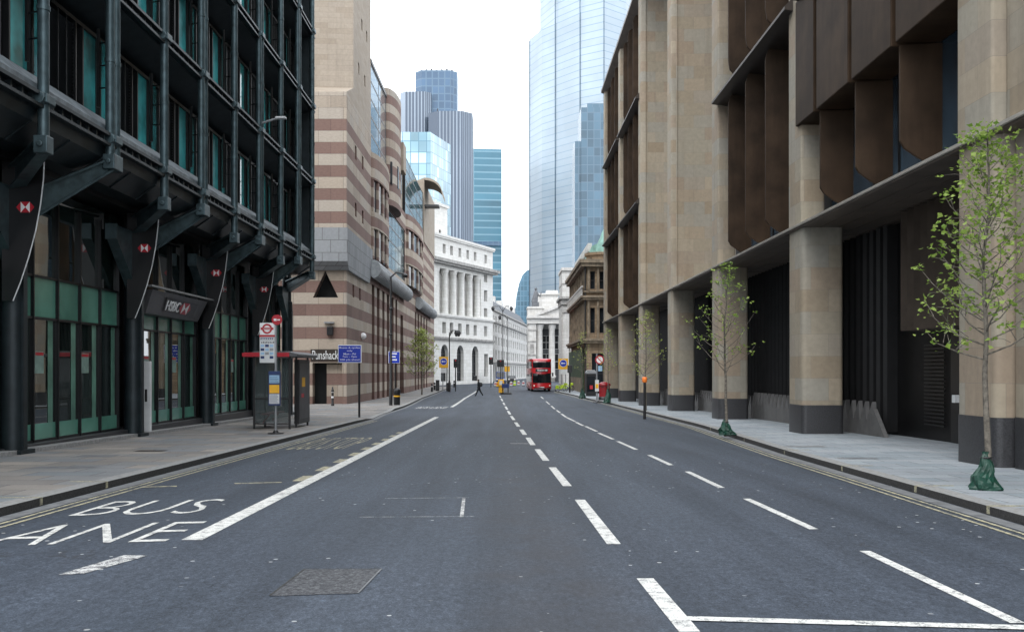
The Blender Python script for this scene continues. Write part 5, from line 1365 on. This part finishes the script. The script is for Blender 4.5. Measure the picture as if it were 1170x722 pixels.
signal('broad traffic signal at the refuge beside the yellow bollard sign',572,441,411,2.2)
signal('traffic signal near the bank corner with raised head',561,442,408,1.3)
def small_bollard(i,px,pyb,label,h=1.05):
    b=gp_(px,pyb); t=thing('bollard',label,'bollard',b,'black bollards by the bank corner')
    m=MB(); m.lathe([(.16,0),(.14,.1),(.12,h*.8),(.16,h*.84),(.1,h*.97),(.02,h)],b,10); m.build('body',M['black'],t,smooth=True)
    m=MB(); m.lathe([(.145,h*.6),(.145,h*.7)],b,10); m.build('white_band',M['off_white'],t)
for i,(px,py,l) in enumerate(((493.5,447.5,'black bollard nearest the pale green tree'),(496.5,445.5,'black bollard second along from the pale green tree'),(519,442.5,'black bollard under the slim traffic signal'))): small_bollard(i,px,py,l)
def cabinet(px,pyb,w,h,label,mat='black'):
    b=gp_(px,pyb); s=b.y/F; t=thing('utility_cabinet',label,'cabinet',b)
    m=MB(); m.box(b.x-w/2*s,b.x+w/2*s,b.y-.3,b.y+.3,b.z-.05,b.z+h*s); c=m.build('body',M[mat],t,bevel=.04)
    m=MB(); m.box(b.x-w*.35*s,b.x+w*.35*s,b.y-.32,b.y-.302,b.z+h*s*.12,b.z+h*s*.85); m.build('door',M['frame'],c)
    m=MB(); m.box(b.x-w*.55*s,b.x+w*.55*s,b.y-.35,b.y+.35,b.z+h*s,b.z+h*s*1.06); m.build('lid',M['grey'],t)
cabinet(500,446.5,4,12,'tall black cabinet on the pavement beside the yellow arrow board')
cabinet(512.5,446.5,5,9,'low black cabinet at the foot of the twin lantern post')
cabinet(525,437.5,5,8,'dark planter box under the first bank arch')
cabinet(542.5,437.5,5,8,'dark planter box under the second bank arch')
# refuge with yellow illuminated bollard and board
b=ground(578,450.3); Y=b.y; s=Y/F
m=MB(); m.prism(rounded(b.x-6.5*s,b.x+6.5*s,b.y-.8,b.y+3,.6),'z',g(Y)-.1,g(Y)+.16); o=m.build('traffic_island',M['kerb'],None,loc=b); tag(o,'low dark kerbed traffic island in the middle of the road','traffic island')
t=thing('refuge_sign','refuge sign board with blue panel and yellow box on two legs','sign',b)
m=MB()
for dx in (-3.5,2.5): m.path([b+Vector((dx*s,0,.1)),b+Vector((dx*s,0,1.3))],.06,8)
m.build('leg',M['black'],t)
m=MB(); m.box(b.x-4.6*s,b.x+3.6*s,Y-.1,Y+.1,b.z+.75,b.z+1.25); m.build('blue_panel',M['navy'],t,bevel=.03)
m=MB(); m.box(b.x-9*s,b.x-2*s,Y+.4,Y+1.0,b.z+.9,b.z+1.75); m.box(b.x-8.4*s,b.x-2.6*s,Y+.5,Y+.9,b.z+.15,b.z+.95); m.build('yellow_box',M['yellow'],t,bevel=.06)
m=MB(); m.box(b.x-7.5*s,b.x-4*s,Y+.38,Y+.395,b.z+1.1,b.z+1.6); m.build('white_face',M['off_white'],t)
b=ground(579.5,440,.1); Y=b.y; s=Y/F
t=thing('warning_board','yellow warning board on a tall grey post in the middle of the junction','sign',b)
m=MB(); post(m,b,Z(420,Y)-b.z,.08); m.build('post',M['grey'],t); board(b.x-3.0*s,b.x+3.0*s,Y-.15,Z(424.5,Y),Z(418.5,Y),M['yellow'],'board',t,.05)
# barriers and traffic cylinders across the junction
for i,(px,py,mt,l) in enumerate(((566,441.5,'off_white','white barrier foot nearest the bank corner'),(568.5,442,'yellow','yellow barrier board beside the white barrier foot'),(584,441.5,'off_white','white barrier board right of the yellow warning board'),(588,440.8,'lime','lime traffic cylinder next to the white barrier board'),(592.5,440.5,'off_white','white traffic cylinder in front of the dark crossing'),(598,440.8,'off_white','white barrier block nearest the red bus'))):
    b=ground(px,py); s=b.y/F; t=thing('traffic_barrier',l.replace(' right of',' next to'),'barrier',b,'barriers across the junction')
    m=MB(); m.prism([(b.x-1.7*s,b.z),(b.x+1.7*s,b.z),(b.x+1.1*s,b.z+5.5*s),(b.x-1.1*s,b.z+5.5*s)],'y',b.y-.2,b.y+.2); m.build('board',M[mt],t,bevel=.03)
    m=MB(); m.box(b.x-1.9*s,b.x+1.9*s,b.y-.3,b.y+.3,b.z-.02,b.z+.7*s); m.build('foot',M['black'],t)
    m=MB(); m.box(b.x-1.2*s,b.x+1.2*s,b.y-.22,b.y-.203,b.z+2.6*s,b.z+3.8*s); m.build('red_stripe',M['dark_red' if mt!='lime' else 'white'],t)
# dark van waiting far off
def van(px,pyb,w,h,label,col):
    b=ground(px,pyb); s=b.y/F; W=w*s/2; Hh=h*s
    t=thing('parked_van',label,'van',b)
    m=MB(); m.prism([(b.y,b.z+.35),(b.y,b.z+1.05),(b.y+.7,b.z+1.2),(b.y+1.2,b.z+Hh),(b.y+4.6,b.z+Hh),(b.y+4.8,b.z+.35)],'x',b.x-W,b.x+W); m.build('body',M[col],t,bevel=.12)
    m=MB(); m.poly([(b.x-W*.85,b.y+.70,b.z+1.24),(b.x+W*.85,b.y+.70,b.z+1.24),(b.x+W*.8,b.y+1.12,b.z+Hh-.15),(b.x-W*.8,b.y+1.12,b.z+Hh-.15)]); m.build('windscreen',M['bus_glass'],t,fix=False)
    for sx in (-1,1):
        q=MB(); q.box(b.x+sx*W*.75-.16,b.x+sx*W*.75+.16,b.y-.03,b.y+.05,b.z+.75,b.z+.95); q.build('headlight',M['head_lamp'],t)
        for dy in (1.0,3.8):
            q=MB(); q.path([(b.x+sx*(W-.22),b.y+dy,b.z+.34),(b.x+sx*(W+.02),b.y+dy,b.z+.34)],.34,14); q.build('wheel',M['tyre'],t,smooth=True)
van(572,438.5,11,14,'dark blue van waiting at the far side of the junction','navy')
van(585,438.3,9,9,'dark grey car stopped beyond the white barriers','frame')

# ------------------------------------------------------------------ red double-deck bus
b=ground(619.3,447.4)
bus=local('double_decker_bus','red double-deck bus coming towards the camera on the kerb lane','bus')
def prof(y): return y
W=1.27; Lb=11.0; Hb=4.36
m=MB()
side=[(0,.32),(0,.95),(-.02+.06,1.3),(.12,2.3),(.2,2.45),(.32,4.0),(.62,Hb-.08),(1.1,Hb),(Lb-.4,Hb),(Lb,Hb-.3),(Lb,.32)]
n=len(side)
xs=[(-W,.0),(-W+.0,.0)]
def sec(x,inset): return [(x,y+inset*(1 if i<6 else 0),z) for i,(y,z) in enumerate(side)]
rows=[sec(-W,.42),sec(-W+.16,.12),sec(-W*.45,0),sec(W*.45,0),sec(W-.16,.12),sec(W,.42)]
for r in rows: m.v+=r
for i in range(len(rows)-1):
    for k in range(n):
        k2=(k+1)%n; m.f.append((i*n+k,i*n+k2,(i+1)*n+k2,(i+1)*n+k)); m.m.append(0)
m.f.append(tuple(range(n))); m.m.append(0); m.f.append(tuple((len(rows)-1)*n+k for k in range(n))[::-1]); m.m.append(0)
m.build('body',M['bus_red'],bus,smooth=True)
def front_panel(name,z0,z1,hw,mat,proud=.02,parent=bus):
    def yf(z):
        s=side[:7]
        for (y0,za),(y1,zb_) in zip(s,s[1:]):
            if za<=z<=zb_: return y0+(y1-y0)*(z-za)/(zb_-za)
        return 0
    m=MB(); cols_=[(-hw,.27),(-1.11,.11),(-W*.45,0),(W*.45,0),(1.11,.11),(hw,.27)] if hw>1.11 else [(-hw,.07),(-hw*.8,.03),(-hw*.5,0),(hw*.5,0),(hw*.8,.03),(hw,.07)]
    zs=[z0+(z1-z0)*k/4 for k in range(5)]
    for z in zs:
        for x,i in cols_: m.v.append((x,yf(z)+i-proud,z))
    for r in range(4):
        for c in range(5): m.f.append((r*6+c,r*6+c+1,r*6+6+c+1,r*6+6+c)); m.m.append(0)
    return m.build(name,mat,parent,fix=False)
front_panel('windscreen',1.15,2.42,1.2,M['bus_glass'],.03)
front_panel('upper_windscreen',3.15,4.08,1.18,M['bus_glass'],.03)
ds=front_panel('destination_board',2.60,3.0,.85,M['black'],.035)
m=MB()
for k in range(8): m.box(-.62+.12*k,-.55+.12*k+.02*(k%2),-.02+.10,.12,2.72,2.88)
for k in range(2): m.box(.46+.14*k,.56+.14*k,.08,.12,2.70,2.92)
m.build('lit_destination_print',M['white'],ds)
front_panel('bumper',.36,.5,1.1,M['black'],.025)
for sx in (-1,1):
    q=MB(); q.sphere((sx*1.0,.14,.78),.15,10,(1,.5,.8)); q.build('headlight',M['head_lamp'],bus,smooth=True)
    q=MB(); q.path([(sx*1.2,.35,2.5),(sx*1.42,.02,2.45)],.03,6); q.box(sx*1.42-.1,sx*1.42+.1,-.02,.06,2.0,2.5); q.build('wing_mirror',M['black'],bus)
    for y_ in (2.4,8.2):
        q=MB(); q.path([(sx*(W-.3),y_,.5),(sx*(W+.015),y_,.5)],.5,18); w_=q.build('wheel',M['tyre'],bus,smooth=True)
        q=MB(); q.path([(sx*(W+.0),y_,.5),(sx*(W+.03),y_,.5)],.26,12); q.build('rim',M['grey'],w_)
    for z0,z1 in ((1.25,2.25),(3.1,3.95)):
        for k in range(6):
            q=MB(); q.box(sx*W-.01,sx*W+.012,1.4+k*1.55,2.8+k*1.55,z0,z1); q.build('side_window',M['bus_glass'],bus)
q=MB(); q.box(-.3,.3,-.035,-.0,.52,.64); q.build('number_plate',M['off_white'],bus)
put(bus,(b.x,b.y,g(b.y)+.01),R(3.0))

# ------------------------------------------------------------------ pedestrian and two bicycles
def skin(name,verts,edges,radii,mat,parent,sub=2,root=0):
    me=bpy.data.meshes.new(name); me.from_pydata(verts,edges,[]); o=bpy.data.objects.new(name+'_tmp',me); COL.objects.link(o)
    sm=o.modifiers.new('s','SKIN'); 
    for v,r in zip(me.skin_vertices[0].data,radii): v.radius=(r,r) if not isinstance(r,tuple) else r
    me.skin_vertices[0].data[root].use_root=True
    ss=o.modifiers.new('u','SUBSURF'); ss.levels=sub; ss.render_levels=sub
    dg=bpy.context.evaluated_depsgraph_get(); dg.update(); nm=bpy.data.meshes.new_from_object(o.evaluated_get(dg))
    bpy.data.objects.remove(o); nm.materials.clear(); nm.materials.append(mat)
    for p in nm.polygons: p.use_smooth=True
    r=bpy.data.objects.new(name,nm); COL.objects.link(r)
    if parent: r.parent=parent
    return r
pp=local('person','person in dark clothes with a black backpack walking across the road','person')
V=[(0,0,.94),(-.01,0,1.12),(-.03,0,1.34),(-.05,0,1.46),(-.07,0,1.54),(-.09,0,1.66),(-.095,0,1.74),      # pelvis..head (walks to -x)
   (0,-.10,.90),(-.22,-.10,.52),(-.36,-.10,.10),(-.48,-.10,.05),
   (0,.10,.90),(.14,.10,.50),(.40,.10,.14),(.33,.10,.04),
   (-.04,-.19,1.40),(.12,-.23,1.14),(.04,-.22,.92),(-.01,-.22,.84),
   (-.04,.19,1.40),(-.08,.24,1.13),(-.16,.24,.92),(-.19,.24,.85)]
E=[(0,1),(1,2),(2,3),(3,4),(4,5),(5,6),(0,7),(7,8),(8,9),(9,10),(0,11),(11,12),(12,13),(13,14),(3,15),(15,16),(16,17),(17,18),(3,19),(19,20),(20,21),(21,22)]
Rr=[.19,.19,.215,.15,.07,.11,.09,.13,.10,.07,.06,.13,.10,.07,.06,.10,.075,.055,.045,.10,.075,.055,.045]
body=skin('body',V,E,Rr,M['cloth_dark'],pp)
q=MB(); q.sphere((-.105,0,1.66),.105,12,(.9,.85,1.15)); q.sphere((-.21,0,1.645),.02,6); q.sphere((-.10,-.09,1.65),.025,6); q.build('face',M['skin'],pp,smooth=True)
q=MB(); q.sphere((-.075,0,1.70),.115,12,(1,.9,1)); q.build('hair',M['hair'],pp,smooth=True)
put(pp,(0,0,0)); pb2=ground(547.5,452.6); put(pp,(pb2.x,pb2.y,g(pb2.y)+.0),R(4),1.03)
q=MB(); 
q.box(.10,.36,-.17,.17,1.02,1.46); bk=q.build('backpack',M['black'],None,loc=(pb2.x,pb2.y,g(pb2.y)),bevel=.07) if False else None
bk=local('backpack','black backpack worn by the walking person','backpack')
q=MB(); q.prism([(.09,1.0),(.30,1.02),(.36,1.2),(.30,1.45),(.10,1.48)],'y',-.17,.17); q.build('bag',M['black'],bk,bevel=.05)
q=MB(); 
for sy in (-.12,.12): q.path([(.1,sy,1.46),(-.06,sy,1.5),(-.16,sy,1.36),(-.05,sy,1.1),(.1,sy,1.05)],.02,5)
q.build('strap',M['frame'],bk)
put(bk,(pb2.x,pb2.y,g(pb2.y)),R(4),1.03)
def bicycle(label):
    t=local('bicycle',label,'bicycle','lime bicycles parked by the blue disc sign')
    for y_ in (-.5,.5):
        m=MB(); m.path([(y_+math.cos(a)*.33,0,.34+math.sin(a)*.33) for a in [k*math.pi/9 for k in range(19)]],.025,6,cap=False); w=m.build('wheel',M['tyre'],t)
        m=MB(); 
        for k in range(8): a=k*math.pi/8; m.bar((y_-math.cos(a)*.31,0,.34-math.sin(a)*.31),(y_+math.cos(a)*.31,0,.34+math.sin(a)*.31),.006,.006,up=(0,1,0))
        m.build('spokes',M['grey'],w)
    m=MB()
    for p,q in (((-.5,.34),(-.1,.32)),((-.1,.32),(-.22,.82)),((-.5,.34),(-.2,.72)),((-.2,.72),(.33,.78)),((-.1,.32),(.33,.78)),((.33,.95),(.5,.34))): m.path([(p[0],0,p[1]),(q[0],0,q[1])],.035,6)
    m.build('frame',M['lime'],t)
    m=MB(); m.prism([(-.36,.80),(-.34,.88),(-.08,.85),(-.08,.82)],'y',-.07,.07); m.build('saddle',M['black'],t,bevel=.02)
    m=MB(); m.path([(.3,-.28,1.0),(.33,0,.98),(.3,.28,1.0)],.018,6); m.build('handlebar',M['black'],t)
    m=MB(); m.prism([(-.75,.7),(-.45,.75),(-.3,.4),(-.8,.3)],'y',-.05,.05); m.build('rear_guard',M['lime'],t)
    m=MB(); m.box(.42,.72,-.16,.16,.72,.98); m.build('basket',M['lime'],t,bevel=.02)
    return t
bc=bicycle('lime bicycle parked on the kerb nearer the red bus')
b=gp_(641.5,447.3); put(bc,b,R(25),1.1)
b=gp_(648,446.8); c2=copy_tree(bc,None,b,R(-12),'lime bicycle parked nearer the dark post and brown block',1.1)
b=gp_(651,448.5); t=thing('slim_post','slim black post on the kerb edge in front of the lime bicycles','post',b)
m=MB(); post(m,b,Z(420,b.y)-b.z,.09); m.build('shaft',M['black'],t,smooth=True); m=MB(); m.box(b.x-.28,b.x+.28,b.y-.15,b.y+.15,Z(426,b.y),Z(417,b.y)); m.build('signal_box',M['frame'],t,bevel=.05)

# ------------------------------------------------------------------ daylight, sky, camera
w=bpy.data.worlds.new('World'); sc.world=w; w.use_nodes=True; nt=w.node_tree; nt.nodes.clear()
out=nt.nodes.new('ShaderNodeOutputWorld'); bg=nt.nodes.new('ShaderNodeBackground'); sky=nt.nodes.new('ShaderNodeTexSky')
sky.sky_type='NISHITA'; sky.sun_disc=False; sky.sun_elevation=R(52); sky.sun_rotation=R(200); sky.air_density=1.0; sky.dust_density=6.0; sky.ozone_density=1.0
hs=nt.nodes.new('ShaderNodeHueSaturation'); hs.inputs['Saturation'].default_value=.30; nt.links.new(sky.outputs[0],hs.inputs['Color'])
tc=nt.nodes.new('ShaderNodeTexCoord'); nz=nt.nodes.new('ShaderNodeTexNoise'); nz.inputs['Scale'].default_value=2.2; nz.inputs['Detail'].default_value=5
nt.links.new(tc.outputs['Generated'],nz.inputs['Vector'])
rp=nt.nodes.new('ShaderNodeValToRGB'); rp.color_ramp.elements[0].position=.35; rp.color_ramp.elements[0].color=(.86,.87,.9,1); rp.color_ramp.elements[1].position=.65; rp.color_ramp.elements[1].color=(1.08,1.08,1.08,1)
nt.links.new(nz.outputs['Fac'],rp.inputs[0])
mx=nt.nodes.new('ShaderNodeMix'); mx.data_type='RGBA'; mx.inputs[0].default_value=.82
rp.color_ramp.elements[0].color=(8.4,8.95,9.7,1); rp.color_ramp.elements[1].color=(12.1,12.7,13.4,1)
nt.links.new(hs.outputs[0],mx.inputs[6]); nt.links.new(rp.outputs[0],mx.inputs[7]); nt.links.new(mx.outputs[2],bg.inputs[0])
bg.inputs[1].default_value=.12; nt.links.new(bg.outputs[0],out.inputs[0])
sd=bpy.data.lights.new('sun','SUN'); sd.energy=.6; sd.angle=R(25); sd.color=(1,.985,.96)
so=bpy.data.objects.new('sun',sd); COL.objects.link(so)
az=R(200); el=R(52); dvec=Vector((math.sin(az)*math.cos(el),math.cos(az)*math.cos(el),math.sin(el)))
so.rotation_euler=dvec.to_track_quat('Z','Y').to_euler()
cam=bpy.data.cameras.new('camera'); co=bpy.data.objects.new('camera',cam); COL.objects.link(co)
co.location=(0,0,CZ); co.rotation_euler=(R(90),0,0); cam.sensor_width=36; cam.lens=36; cam.shift_x=(585-579)/1170; cam.shift_y=(HY-361)/1170
cam.clip_end=9000; cam.clip_start=.1; sc.camera=co
vs=sc.view_settings; sc.display_settings.display_device='sRGB'; vs.view_transform='Standard'; vs.look='None'; vs.exposure=1.1; vs.gamma=1; vs.use_curve_mapping=False
sc.cycles.max_bounces=6; sc.cycles.diffuse_bounces=3; sc.cycles.glossy_bounces=3; sc.cycles.transmission_bounces=3
sc.cycles.use_denoising=True
